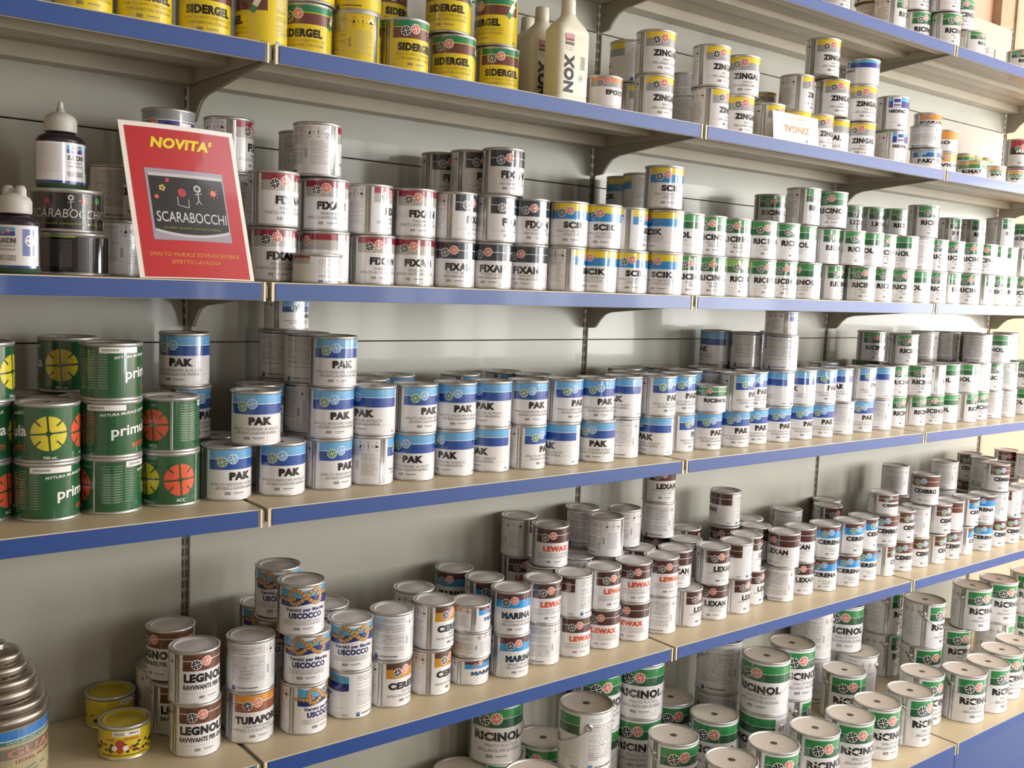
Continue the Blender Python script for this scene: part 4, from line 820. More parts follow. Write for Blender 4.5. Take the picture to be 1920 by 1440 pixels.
add('ricl', .0995, H, word='RICINOL', rel=(-20, 84), wcol=BK, bands=[(.04, .21, ink('86b655')), (.21, .385, ink('4a7440'))], line=.21, subs=RICS, e1=BK, e2=ORG)
add('ricS', .0995, .0758, word='RICINOL', rel=(0, 86), wcol=BK, bands=RICB, line=.21, subs=[], e1=BK, e2=ORG)
FXS = [('FERROMICACEO', .7, 12, 78, GREYT), ('SMALTO ANTICORROSIONE', .775, -22, 84, GREYT)]
for kk, hh in (('fxr', H), ('fxrS', .0598)):
    add(kk, .0995, hh, word='FIXAN', rel=(2, 79), wcol=BK, bands=[(.045, .175, ink('96293f')), (.175, .36, ink('aeaca4'))], line=None, subs=FXS if kk == 'fxr' else [], e1=BK, e2=ORG, wz=(.44, .6))
add('fxd', .0995, H, word='FIXAN', rel=(2, 79), wcol=BK, bands=[(.06, .4, ink('343c47'))], line=.22, subs=[('PITTURA GRAFITE', .715, 6, 74, GREYT), ('PER FERROBATTUTO', .79, 0, 84, GREYT)], e1=ink('3a4049'), e2=ORG, wz=(.48, .65))
add('sck', .0995, H, word='SCIK', rel=(6, 73), wcol=BK, bands=[(.045, .215, ink('e2c52f')), (.215, .4, ink('2a86c6'))], line=None, subs=[('SMALTO SINTETICO', .69, -14, 76, GREYT), ('OPACO-SETA', .76, 8, 66, GREYT)], e1=BK, e2=ORG, wz=(.45, .6))
for kk, hh, dd in (('zin', H, .0995), ('zinS', .0748, .085)):
    add(kk, dd, hh, word='ZINGAL', rel=(-9, 82), wcol=BK, bands=[(.03, .2, ink('e6c832')), (.2, .38, ink('9a9c9e'))], line=None, subs=[('SMALTO', .7, 20, 54, GREYT), ('PER LAMIERA ZINCATA', .78, -8, 82, GREYT)] if kk == 'zin' else [], e1=BK, e2=RDD, wz=(.45, .6))
add('epo', .09, .0758, word='EPOXY', rel=(18, 88), wcol=BK, bands=[(.05, .2, ink('e08c4e')), (.2, .36, ink('9a9c9e'))], line=None, subs=[], e1=BK, e2=RDD, wz=(.44, .6))
YEL = ink('e0c62a'); MARO = ink('6a3d3a')
def brush(L, zt):
    k = ink('efe9c8'); g = ink('2f8a58')
    L.line(64, zt(.24), -.007, -.010, .003, .010, .011, k, .0008); L.line(64, zt(.24), .003, .010, .008, .021, .004, k, .0008); L.line(64, zt(.24), -.012, -.020, -.006, -.009, .011, g, .001)
add('sid', .0995, H, word='SIDERGEL', rel=(-18, 81), wcol=BK, bands=[(.045, .175, ink('1f8257')), (.19, .385, MARO)], line=None, base=YEL, subs=[('SMALTO ANTICORROSIVO GEL', .7, -22, 90, ink('9a8a1e')), ('CON INIBITORE DI RUGGINE', .78, -16, 86, ink('9a8a1e'))], e1=BK, e2=ORG, extra=brush)
for kk, w2, sub in (('cef', 'FONDO', 1), ('cep', 'PARQUET', 1), ('cen', None, 0)):
    add(kk, .0995, H, word='CERENA', rel=(-24, 80), wcol=BK, bands=[(.045, .17, BRL), (.17, .38, ink('2f8fd0'))], line=None, subs=([(w2, .725, 6, 76, ink('58b070'))] if w2 else [])+[('VERNICE', .79, 20, 60, LGREY)], e1=GRN, e2=LBL, wz=(.43, .57))
for kk, hh in (('cem', H), ('cemS', .0718)):
    add(kk, .0995, hh, word='CEMBRO', rel=(-14, 82), wcol=BK, bands=[(.05, .385, BRL)], line=.215, subs=[('IMPREGNANTE', .7, 4, 66, LGREY)] if kk == 'cem' else [], e1=GRN, e2=LBL)
add('lex', .0995, H, word='LEXAN', rel=(-2, 79), wcol=BK, bands=[(.05, .39, BR)], line=.2, subs=[('IMPREGNANTE FINITURA', .68, -16, 84, LGREY), ('PER LEGNO', .75, 16, 60, LGREY)], e1=BK, e2=ORG)
def dots(L, zt):
    for i in range(3):
        for j in range(5): L.disc(58+i*5+(j % 2)*2.5, zt(.17+j*.045), .0017, WLINE, .0007, n=8)
add('lew', .0995, H, word='LEWAX', rel=(-6, 80), wcol=ink('d2502f'), bands=[(.05, .39, BR)], line=.2, subs=[('IMPREGNANTE A FINIRE', .69, -24, 84, LGREY), ('PRESERVANTE IDROREPELLENTE', .76, -22, 90, LGREY)], e1=BK, e2=ORG, wz=(.46, .6), extra=dots)
for kk, hh in (('mar', H), ('marS', .0658)):
    add(kk, .0995, hh, word='MARINA', rel=(-12, 82), wcol=BK, bands=[(.045, .19, ink('5a2f33')), (.19, .37, ink('2f93d0'))], line=None, subs=[('VERNICE TRASPARENTE', .7, -8, 84, GREYT), ('PER ESTERNO-INTERNO', .775, -10, 84, GREYT)] if kk == 'mar' else [], e1=BK, e2=ORG, extra=(lambda L, zt: L.text('TRASPARENTE', -66, -30, zt(.57), .004, ink('2f93d0'), .0012, heavy=.03)))
add('cer', .0995, H, word='CERES', rel=(-24, 60), wcol=BK, bands=[(.05, .18, ink('58392c')), (.18, .38, ink('c38a32'))], line=None, subs=[('FINITURA', .7, 12, 50, GREYT), ('NON SFOGLIANTE', .78, -26, 62, GREYT)], e1=BK, e2=ORG)
add('leg', .0995, H, word='LEGNOLIT', rel=(-28, 98), wcol=BK, bands=[(.04, .36, WOOD)], line=.17, subs=[], e1=BK, e2=ORG, wz=(.4, .57), extra=(lambda L, zt: L.text('RAVVIVANTE PER LEGNO', -82, 45, zt(.71), .0105, BK, .0008, heavy=.03)))
def tdots(L, zt):
    for i in range(22):
        for j in range(4): L.disc(-80+i*7.2+(j % 2)*3.6, zt(.23+j*.038), .0011, ink('c98a5a'), .0007, n=6)
add('tur', .0995, H, word='TURAPORI', rel=(-29, 82), wcol=BK, bands=[(.05, .2, ink('d98f34')), (.2, .385, ink('8e4a30'))], line=.2, subs=[('CARTEGGIABILE', .69, -10, 66, GREYT), ('NITRO E POLIURETANO', .76, -34, 80, GREYT)], e1=BK, e2=ORG, extra=tdots)
def rope(L, zt):
    k1 = ink('c79a5c'); k2 = ink('8a6234'); wv = ink('5a9fc6'); db = ink('21306e'); R = L.R
    n = 34
    for i in range(n):      # waves
        a = -84+168*i/n; b = -84+168*(i+1)/n
        f = lambda p, c, amp, ph: zt(c)+amp*math.sin(math.radians(p*3+ph))
        L.mb.poly([L.P(a, f(a, .24, .002, 40), .0005), L.P(b, f(b, .24, .002, 40), .0005), L.P(b, f(b, .09, .003, 0), .0005), L.P(a, f(a, .09, .003, 0), .0005)], wv)
        L.mb.poly([L.P(a, f(a, .4, .003, 90), .0005), L.P(b, f(b, .4, .003, 90), .0005), L.P(b, f(b, .24, .002, 40), .0005), L.P(a, f(a, .24, .002, 40), .0005)], db)
    k = 180/PI/R
    N = 96; W = .034
    def pt(t):      # figure-of-eight knot with two tails
        return (W*math.sin(t), .0155*math.sin(2*t)+.001)
    path = [pt(2*PI*i/N) for i in range(N+1)]
    def strip(path, w, off):
        for i in range(len(path)-1):
            (x0, y0), (x1, y1) = path[i], path[i+1]; dx, dy = x1-x0, y1-y0; q = math.hypot(dx, dy) or 1; nx, ny = -dy/q*w, dx/q*w
            L.shape([(x0+nx, y0+ny), (x0-nx, y0-ny), (x1-nx, y1-ny), (x1+nx, y1+ny)], -18, zt(.24), k1 if i % 3 else k2, off+.0004*math.sin(i*.13))
    strip(path, .0040, .0012)
    strip([(-.062+.0022*i, -.004+.0015*math.sin(i*.5)) for i in range(20)], .0036, .0016)
    strip([(.022+.0022*i, .006-.0016*math.sin(i*.45)) for i in range(16)], .0036, .0016)
NAV = ink('232a63')
add('usc', .0995, H, word='USCOCCO', rel=(-7, 78), wcol=NAV, bands=[(.06, .41, WHITE)], line=None, subs=[('VERNICE POLIURETANICA', .735, -20, 80, LGREY), ('ESSICCAZIONE RAPIDA', .79, -16, 76, LGREY)], e1=None, e2=None, wz=(.54, .66), extra=lambda L, zt: (rope(L, zt), L.text('Vernici per Marina', -68, 34, zt(.52), .0085, NAV, .0009, heavy=.03)))
def comb(L, zt): L.rect(50, 75, zt(.3), zt(.09), ink('46508f'), .0007)
add('blu', .0995, H, word='SMALTO', rel=(0, 80), wcol=NAV, bands=[(.06, .2, ink('8f979d')), (.22, .5, ink('35398a'))], line=None, subs=[], e1=BK, e2=ORG, wz=(.56, .7), extra=lambda L, zt: L.rect(30, 62, zt(.46), zt(.24), WLINE, .0006))
def logo(L, zt): 
    L.rect(-68, -38, zt(.34), zt(.045), WLINE, .0006); L.rect(-65, -41, zt(.2), zt(.1), ink('3a49a0'), .0009); L.text('BRANDINI', -65, -41, zt(.31), .008, ink('2b3170'), .0009)
for kk, hh in (('neo', H), ('neoS', .0798)):
    add(kk, .0995, hh, word='NEOPAC', rel=(-28, 36), wcol=BK, bands=[(.04, .17, ink('5bb0cc')), (.17, .35, ink('2d3f98'))], line=None, subs=[], e1=None, e2=None, wz=(.4, .5), extra=logo)
add('pakt', .0995, .0748, word='PAKITE', rel=(-6, 80), wcol=BK, bands=[(.04, .2, ink('8fb7cf')), (.2, .4, ink('2b63a8'))], line=None, subs=[], e1=GRN, e2=LBL, wz=(.46, .66))
add('pakb', .0995, .0748, word='PAKITE', rel=(-6, 80), wcol=BK, bands=[(.04, .2, ink('8fb7cf')), (.2, .4, ink('2b63a8'))], line=None, subs=[], e1=GRN, e2=LBL, wz=(.46, .66))
add('spa', .09, .0418, word='SPARTIR', rel=(-30, 80), wcol=BK, bands=[(.06, .6, ink('e0944c'))], line=None, subs=[], e1=BK, e2=ORG, wz=(.66, .86), es=1.3)
for kk, dd, hh in (('svi', .085, .0748), ('svs', .09, .0558)):
    add(kk, dd, hh, word='SVIGO', rel=(-24, 84), wcol=BK, bands=[(.04, .44, ink('e39a45'))] if kk == 'svi' else [(.04, .26, ink('e39a45')), (.26, .48, ink('6f9a68'))], line=None, subs=[], e1=BK, e2=ORG, wz=(.5, .66))
add('rim', .0995, .0618, word='RIMAT', rel=(-4, 76), wcol=BK, bands=[(.04, .24, ink('d2b04a')), (.24, .46, ink('3c8a5c'))], line=None, subs=[], e1=BK, e2=ORG, wz=(.52, .74))
add('fis', .07, .0478, word='FIXAS', rel=(-8, 80), wcol=BK, bands=[(.04, .28, ink('dcbc42')), (.28, .52, ink('3c8a5c'))], line=None, subs=[], e1=BK, e2=ORG, wz=(.58, .78))
add('redp', .0995, H, word='MINIO', rel=(-4, 80), wcol=WLINE, bands=[(.04, .3, ink('b23a48')), (.3, .56, ink('46303a'))], line=None, subs=[], e1=BK, e2=ORG, wz=(.36, .5))
# primula: all-green tin with big paint-disc flowers
def pie(W, p, z, r, c):
    g = ink('1c4a2e'); W.disc(p, z, r, c, .0006, n=28)
    for t in (0, 90):
        a = math.radians(t+4); x, y = math.cos(a)*r, math.sin(a)*r; W.line(p, z, -x, -y, x, y, r*.1, g, .0009)
    for t in (45, 135, 225, 315):
        a = math.radians(t); W.line(p, z, math.cos(a)*r*.6, math.sin(a)*r*.6, math.cos(a)*r, math.sin(a)*r, r*.09, g, .0009)
    W.disc(p, z, r*.16, g, .001, n=12)
def primula():
    d, h = .109, .1058; R = d/2; g = ink('1e5a36'); L = Wrap(R)
    L.rect(-230, 110, .0055, h-.0075, g); L.rect(113, 115, .0055, h-.0075, ink('c8cfc8'), .0004); L.rect(115, 130, .0055, h-.0075, g)
    E = Wrap(R); pie(E, 0, h*.5, .031, ink('dccb36')); E2 = Wrap(R); pie(E2, 74, h*.5, .031, ink('d8583a'))
    T = Wrap(R); T.text('primula', -138, -40, h*.37, .021, WLINE, .0009, heavy=.02, slope=.1)
    T.text('esterni', -98, -42, h*.16, .015, ink('b05a38'), .0009, heavy=.02, slope=.1)
    S = Wrap(R); S.text('PITTURA MURALE LAVABILE', -158, -46, h*.72, .0052, WLINE, .0008, heavy=.02, slope=.1)
    S.rect(-186, -110, h*.83, h*.93, WLINE, .0006); S.rect(-180, -150, h*.86, h*.9, LGREY, .0009)
    for i in range(15):
        for j in range(3): S.rect(128+j*22, 128+j*22+17, h*(.85-i*.045), h*(.862-i*.045), ink('7f9a86'), .0006, step=10)
    S.text('ACC', 66, 84, h*.1, .006, WLINE, .0007, heavy=.02); S.text('750 ml.', -10, 14, h*.07, .005, WLINE, .0007, heavy=.02)
    for m in (S,):
        for i in range(12): m.rect(-228, -228+30, h*(.7-i*.045), h*(.712-i*.045), ink('7f9a86'), .0006, step=10)
    return {'body': tin_body(d, h).mesh('body'), 'label': L.mb.mesh('label'), 'emblem': E.mb.mesh('emblem'), 'emblem2': E2.mb.mesh('emblem'), 'lettering': T.mb.mesh('lettering'), 'small_print': S.mb.mesh('small_print'), 'lid': lid_mesh(d, h, 'd').mesh('lid')}
KIT['prim'] = primula()
def bee():
    d, h = .0995, .0688; R = d/2; L = Wrap(R); L.rect(0, 360, .0055, h-.0075, ink('d6c224'))
    E = Wrap(R); rnd = random.Random(7); dk = ink('33291d'); rd = ink('b23c28'); og = ink('cf6a2c')
    for i in range(80):
        p = rnd.uniform(-150, 200); z = h*rnd.uniform(.22, .52)
        E.shape([(.0034*math.cos(t*PI/3), .0034*math.sin(t*PI/3)) for t in range(6)], p, z, rnd.choice((dk, dk, dk, rd, og)), .0006+rnd.random()*.0003)
    E.disc(-53, h*.5, .009, rd, .0012); E.disc(-53, h*.3, .006, rd, .0013)
    for s in (-1, 1): E.disc(-53+s*12, h*.38, .0055, WLINE, .0014, n=12)
    T = Wrap(R); T.text('APE', -86, -66, h*.58, .006, og, .0009); T.text('REGINA', -44, -10, h*.6, .006, og, .0009)
    S = Wrap(R); S.rect(-70, -8, h*.72, h*.87, WLINE, .0006); S.text('GIALLA', -34, -12, h*.78, .004, BK, .0009)
    x = -66
    for i in range(9): S.rect(x, x+1.2, h*.745, h*.84, GREYT, .0009); x += 2.6
    S.rect(-100, 10, h*.14, h*.165, dk, .0006)
    return {'body': tin_body(d, h).mesh('body'), 'label': L.mb.mesh('label'), 'emblem': E.mb.mesh('emblem'), 'lettering': T.mb.mesh('lettering'), 'small_print': S.mb.mesh('small_print'), 'lid': lid_mesh(d, h, 'y').mesh('lid')}
KIT['ape'] = bee()
CHALK = ink('c9c9c6', .5)
def doodles(line, disc, s=1.0):
    line(.0, .0, .0, -.012*s, .0014*s, CHALK); disc(0, .006*s, .0055*s, CHALK); disc(0, .006*s, .0032*s, ink('17181c'))
    line(-.005*s, -.003*s, .006*s, -.001*s, .001*s, CHALK); line(0, -.012*s, -.004*s, -.018*s, .001*s, CHALK); line(0, -.012*s, .004*s, -.018*s, .001*s, CHALK)
    disc(.024*s, .001*s, .0045*s, ORG)
    for t in range(8):
        a = t*PI/4; line(.024*s+.006*s*math.cos(a), .001*s+.006*s*math.sin(a), .024*s+.009*s*math.cos(a), .001*s+.009*s*math.sin(a), .0009*s, ORG)
def scar():
    d, h = .119, .0748; R = d/2; k = ink('141517', .3); L = Wrap(R); L.rect(0, 360, .0055, h-.0075, k)
    E = Wrap(R)
    doodles(lambda a, b, c, e, w, m: E.line(-48, h*.72, a, b, c, e, w, m, .0006), lambda a, b, r, m: E.disc(-48+math.degrees(a/R), h*.72+b, r, m, .0008, n=12), .9)
    E.disc(0, h*.75, .006, ink('3f9a4c'), .0008, n=10); E.disc(-85, h*.7, .005, RD2, .0008, n=10); E.rect(-92, -78, h*.52, h*.64, ink('5a3030'), .0006)
    T = Wrap(R); T.text('SCARABOCCHIO', -118, 22, h*.33, .0155, CHALK, .0009, heavy=-.004, shear=.12)
    S = Wrap(R); S.text('smalto murale sovrascrivibile effetto lavagna', -112, 24, h*.17, .005, ink('8f9a3c'), .0007, heavy=.0, shear=.2)
    S.rect(70, 170, h*.88, h*.91, ink('a9c63a'), .0006); S.rect(50, 66, h*.55, h*.78, ink('4a5f86'), .0006); S.text('500 ml', 46, 66, h*.14, .005, LGREY, .0006)
    for i in range(14): S.rect(70, 165, h*(.8-i*.045), h*(.815-i*.045), ink('6d6d6b'), .0006, step=10)
    return {'body': tin_body(d, h).mesh('body'), 'label': L.mb.mesh('label'), 'emblem': E.mb.mesh('drawing'), 'lettering': T.mb.mesh('lettering'), 'small_print': S.mb.mesh('small_print'), 'lid': lid_mesh(d, h, 'n').mesh('lid')}
RD2 = ink('a83a3a'); KIT['scar'] = scar()
def big(g1, g2):
    d, h = .148, .17
    k = std('big', d, h, word='RICINOL', rel=(-24, 88), wcol=BK, bands=[(.075, .23, g1), (.23, .385, g2)], line=.23, subs=[('SMALTO PLASTICO', .7, 2, 76, GREYT), ('BRILLANTE PER ESTERNI', .78, -12, 82, GREYT)], e1=BK, e2=ORG, wz=(.45, .6), es=1.62)
    k['lid'] = lid_mesh(d, h, 'b').mesh('lid'); R = d/2
    k['handle_lug'] = []
    for s in (-1, 1):
        m = MB(); a = math.radians(-90+s*103); c = Vector((math.cos(a), math.sin(a), 0)); 
        u = Vector((-c.y, c.x, 0)); o = c*R+Vector((0, 0, .128))
        prof = [(.011, .0), (.0105, .0025), (.007, .004), (.0, .0045)]; vs = []; fs = []
        for i in range(12):
            t = 2*PI*i/12
            for r, q in prof: vs.append(o+c*q+u*(r*math.cos(t))+Vector((0, 0, r*math.sin(t))))
        for i in range(12):
            j = (i+1) % 12
            for q in range(3): fs.append((i*4+q, j*4+q, j*4+q+1, i*4+q+1))
        m.add(vs, fs, WIRE, True); k['handle_lug'].append(m.mesh('handle_lug'))
    w = MB(); pts = []
    for i in range(33):
        t = i/32; p = -103+206*t; s = math.sin(PI*t); a = math.radians(p-90); r = R+.0035
        pts.append((r*math.cos(a), r*math.sin(a), .128-.062*s**.8))
    w.tube(pts, .0013, WIRE); k['handle'] = w.mesh('handle'); return k
KIT['big'] = big(ink('2f8a4a'), ink('1f5a3a')); KIT['bigl'] = dict(KIT['big'])

# ---------------------------------------------------------------- the shelving
SHELF = mat('shelf_enamel', 'c9b795', rough=.45, coat=.1, noise=.06, nscale=9, bump=.04, bscale=400)
TRAYU = mat('shelf_enamel_shaded', 'b9b09d', rough=.45, coat=.1, noise=.06, nscale=9)  # same enamel as SHELF, greyed: underside shade put into the colour
PANEL = mat('panel_enamel', 'adaca0', rough=.38, coat=.15, noise=.04, nscale=6, bump=.05, bscale=500)
POSTM = mat('post_recess', '6d6758', rough=.6)
STRUT = mat('bracket_enamel', 'a9a291', rough=.42, coat=.1, noise=.05, nscale=20)
BLUE = mat('blue_price_strip', '163f84', rough=.42, coat=.1, noise=.12, nscale=700, bump=.12, bscale=900, speck='3d66ae')
SLOT = mat('slot_dark', '3e3a32', rough=.8)
CREAM = mat('strip_end_cream', 'e2d6b4', rough=.4)
SH = ZS; names = ['top', 'second', 'third', 'fourth', 'fifth', 'bottom']
ords = {-1: 'far left', 0: 'left', 1: 'middle', 2: 'right'}
BAYL = 1.2
KICK = -.2
def shelf(row, k):
    z = SH[row]; x0 = k*BAYL+.006; x1 = (k+1)*BAYL-.006; yf = Y5 if row == 5 else 0.0
    nm = 'bottom' if row == 5 else names[row]
    root = bpy.data.objects.new('metal_shelf', None); COL.objects.link(root); root.location = (x0, yf, z)
    tag(root, '%s beige metal shelf with blue front strip, %s bay' % ({'top': 'topmost', 'second': 'second', 'third': 'third', 'fourth': 'fourth', 'fifth': 'fifth', 'bottom': 'deepest lowest'}[nm]+(' from top' if nm in ('second', 'third', 'fourth', 'fifth') else ''), ords[k]), 'shelf', 'beige metal shelves with blue strips')
    w = x1-x0; dep = DEP-yf-.004
    m = MB()
    m.box(0, w, .0015, dep, -.0006, 0, SHELF); m.box(0, w, .0015, dep, -.0012, -.0006, TRAYU)
    m.box(.001, w-.001, .0015, .0030, -HS+.002, -.0012, CREAM)
    m.box(.001, w-.001, .003, .055, -.026, -.0245, TRAYU); m.box(.001, w-.001, .0535, .055, -.0245, -.0012, TRAYU)
    m.box(.001, w-.001, dep-.05, dep-.0015, -.030, -.0285, TRAYU); m.box(.001, w-.001, dep-.05, dep-.0485, -.0285, -.0012, TRAYU); m.box(.001, w-.001, dep-.0015, dep, -.03, -.0012, TRAYU)
    m.box(.001, w-.001, dep*.5-.03, dep*.5-.0285, -.016, -.0012, TRAYU); m.box(.001, w-.001, dep*.5+.0285, dep*.5+.03, -.016, -.0012, TRAYU); m.box(.001, w-.001, dep*.5-.03, dep*.5+.03, -.0175, -.016, TRAYU)
    m.box(0, .0015, .0015, dep, -.028, -.0012, TRAYU); m.box(w-.0015, w, .0015, dep, -.028, -.0012, TRAYU)
    m.build('tray', root)
    s = MB(); s.box(.008, w-.008, -.0012, .0013, -HS+.0025, -.002, BLUE); 
    me = s.mesh('price_strip'); bevel_mesh(me, .0006, 1); obj('price_strip', me, root)
    for a_ in (0, w-.0045):
        c = MB(); c.box(a_, a_+.0045, -.0016, .0014, -HS, -.0002, CREAM); c.build('strip_end', root)
    return root
for row in range(6):
    for k in (-1, 0, 1, 2): shelf(row, k)
brk_lab = set()
def bracket(row, k):
    z = SH[row]; root = MB(); t = .0016
    prof = [(.006, -.005), (.006, -.030), (.16, -.043), (.31, -.058), (.335, -.066), (.352, -.080), (.372, -.103), (.38, -.107), (DEP-.004, -.109), (DEP-.004, -.005)]
    vs = [(-t, y, z_) for y, z_ in prof]+[(t, y, z_) for y, z_ in prof]; n = len(prof)
    fs = [tuple(range(n)), tuple(range(2*n-1, n-1, -1))]+[(i, (i+1) % n+0, (i+1) % n+n, i+n) for i in range(n)]
    root.add(vs, fs, STRUT)
    for i in range(1, 7):      # folded lower flange
        (y0, z0), (y1, z1) = prof[i], prof[i+1]
        root.poly([(-.004, y0, z0), (.004, y0, z0), (.004, y1, z1), (-.004, y1, z1)], STRUT)
    o = root.build('shelf_bracket', None, (k*BAYL, 0, z))
    tag(o, 'beige sheet-metal bracket under %s shelf, at %s upright' % (['top', 'second', 'third', 'fourth', 'fifth'][row], ['far left', 'left', 'centre', 'right', 'last right'][k+1]), 'bracket', 'beige shelf brackets')
for row in range(5):
    for k in (0, 1, 2, 3): bracket(row, k)
for k in (-1, 0, 1, 2, 3):
    m = MB(); zt_ = 2.725; zb = KICK
    m.box(-.012, .012, DEP+.004, DEP+.045, zb, zt_, POSTM)
    root = bpy.data.objects.new('upright_post', None); COL.objects.link(root); root.location = (k*BAYL, 0, 0)
    tag(root, 'slotted beige steel upright post, %s of the row' % ['far leftmost', 'second', 'third', 'fourth', 'last right'][k+1], 'post', 'slotted uprights')
    m.build('post', root)
    s = MB(); z = zb+.02
    while z < zt_-.03:
        for sx in (-.0045, .0045): s.box(sx-.0018, sx+.0018, DEP+.0030, DEP+.0042, z, z+.016, SLOT)
        z += .025
    tag(s.build('slot', root), kind='stuff')
JO = [KICK, .53, 1.408, 1.853, 2.289, 2.722]
for k in (-1, 0, 1, 2):
    root = bpy.data.objects.new('back_panel', None); COL.objects.link(root); root.location = (k*BAYL, DEP, 0)
    tag(root, 'cream back wall of the shelving, %s bay' % ords[k], 'panel', 'cream back panels')
    for a, b in zip(JO, JO[1:]):
        m = MB(); m.box(.009, BAYL-.009, .0, .014, a+.0016, b-.0016, PANEL)
        me = m.mesh('panel'); bevel_mesh(me, .0016, 2); obj('panel', me, root)
KP = mat('kick_plate_blue', '1f4080', rough=.4, coat=.2, noise=.1, nscale=300)
for k in (-1, 0, 1, 2):
    m = MB(); m.box(k*BAYL+.002, (k+1)*BAYL-.002, Y5+.004, Y5+.006, KICK, SH[5]-HS-.001, KP)
    tag(m.build('kick_plate'), 'blue kick plate beneath the lowest shelf, %s bay' % ords[k], 'panel', 'blue kick plates')

# ---------------------------------------------------------------- the room
WALLM = mat('wall_peach', 'd9a88e', rough=.85, noise=.05, nscale=4, bump=.15, bscale=120)
WALL2 = mat('wall_cream', 'cfc6b4', rough=.9, noise=.05, nscale=3, bump=.1, bscale=80)
FLOORM = mat('floor_terrazzo', '6e675d', rough=.35, noise=.35, nscale=160)
CEILM = mat('ceiling_white', 'd8d4ca', rough=.9, noise=.03, nscale=5)
FR = mat('window_frame_alu', '8a8984', rough=.4, metal=.5)
X0, X1, Y0, Y1, ZC = -3.2, 9.0, -4.6, DEP+.10, 3.5
def setting(name, f):
    m = MB(); f(m); return tag(m.build(name), kind='structure')
setting('floor', lambda m: m.box(X0, X1, Y0, Y1, KICK-.05, KICK-.0005, FLOORM))
setting('ceiling', lambda m: m.box(X0, X1, Y0, Y1, ZC, ZC+.05, CEILM))
setting('wall_back', lambda m: m.box(X0, X1, Y1, Y1+.05, KICK, ZC, WALLM))
setting('wall_left', lambda m: m.box(X0-.05, X0, Y0, Y1, KICK, ZC, WALL2))
def right_wall(m):
    m.box(X1, X1+.05, Y0, RWY[0], KICK, ZC, WALLM); m.box(X1, X1+.05, RWY[1], Y1, KICK, ZC, WALLM); m.box(X1, X1+.05, RWY[0], RWY[1], KICK, WZ0, WALLM); m.box(X1, X1+.05, RWY[0], RWY[1], WZ1, ZC, WALLM)
setting('wall_right', right_wall)
def front_wall(m):
    xs = WINX
    m.box(X0, X1, Y0-.1, Y0, KICK, WZ0, WALL2); m.box(X0, X1, Y0-.1, Y0, WZ1, ZC, WALL2)
    e = [X0]+[v for w in xs for v in w]+[X1]
    for i in range(0, len(e), 2): m.box(e[i], e[i+1], Y0-.1, Y0, WZ0, WZ1, WALL2)
setting('wall_front', front_wall)
for i, (a, b) in enumerate(WINX):
    m = MB(); f = .03
    m.box(a, a+f, Y0-.08, Y0+.01, WZ0, WZ1, FR); m.box(b-f, b, Y0-.08, Y0+.01, WZ0, WZ1, FR); m.box(a+f, b-f, Y0-.08, Y0+.01, WZ0, WZ0+f, FR); m.box(a+f, b-f, Y0-.08, Y0+.01, WZ1-f, WZ1, FR)
    c = (a+b)/2; m.box(c-.02, c+.02, Y0-.07, Y0, WZ0+f, WZ1-f, FR)
    tag(m.build('window_%d' % (i+1)), kind='structure')
PIL = mat('wall_casing_tan', 'b09a7c', rough=.6, noise=.15, nscale=30)
def pil(m):
    m.box(3.62, 3.74, Y1-.03, Y1, KICK, ZC, PIL); m.box(3.60, 3.62, Y1-.04, Y1, KICK, ZC, PIL); m.box(3.74, 3.76, Y1-.04, Y1, KICK, ZC, PIL)
setting('trim_1', pil)
m = MB()
for a_, b_ in ((RWY[0], RWY[0]+.04), (RWY[1]-.04, RWY[1]), ((RWY[0]+RWY[1])/2-.02, (RWY[0]+RWY[1])/2+.02)): m.box(X1-.01, X1+.05, a_, b_, WZ0, WZ1, FR)
m.box(X1-.01, X1+.05, RWY[0]+.04, RWY[1]-.04, WZ0, WZ0+.04, FR); m.box(X1-.01, X1+.05, RWY[0]+.04, RWY[1]-.04, WZ1-.04, WZ1, FR)
tag(m.build('window_6'), kind='structure')

# ---------------------------------------------------------------- the cans
BIGL = {'big': 1}
protos = {}
def can_parts(kind):
    K = KIT[kind]; root = bpy.data.objects.new('paint_can', None); COL.objects.link(root)
    obj('body', K['body'], root); obj('lid', K['lid'], root)
    lb = obj('label', K['label'], root)
    if K.get('emblem'):
        e = obj('emblem', K['emblem'], lb)
        if kind in ('ape', 'scar'): e['kind'] = 'stuff'
    if K.get('emblem2'): obj('emblem', K['emblem2'], lb)
    if K.get('lettering'): obj('lettering', K['lettering'], lb)
    tag(obj('small_print', K['small_print'], lb), kind='stuff')
    if K.get('handle'): obj('handle', K['handle'], root); [obj('handle_lug', q, root) for q in K['handle_lug']]
    return root
def copy_tree(o, parent=None):
    c = o.copy(); COL.objects.link(c)
    if parent: c.parent = parent
    for ch in KIDS[o.name]: copy_tree(ch, c)
    return c
KIDS = {}
def remember(o, depth=0):
    KIDS[o.name] = list(o.children)
    for c in o.children: remember(c)
used = {}
for row, kind, x, y, z, yaw, label in CANS:
    if kind not in used:
        o = can_parts(kind); bpy.context.view_layer.update(); remember(o); used[kind] = o
        o.name = 'small_paint_tin' if kind in SMALL else 'handled_paint_can' if kind == 'big' else 'varnish_can' if kind in ('leg', 'tur', 'usc', 'cer', 'mar', 'lew', 'lex', 'cem', 'cen', 'cef', 'cep') else 'enamel_can' if kind in ('pak', 'ric', 'ricl', 'sck', 'blu') else 'paint_can'
        KIDS[o.name] = list(o.children)
    else:
        o = copy_tree(used[kind])
    o.location = (x, y, SH[row]+z); o.rotation_euler = (0, 0, math.radians(yaw))
    tag(o, label, 'paint can', GROUPS[kind])

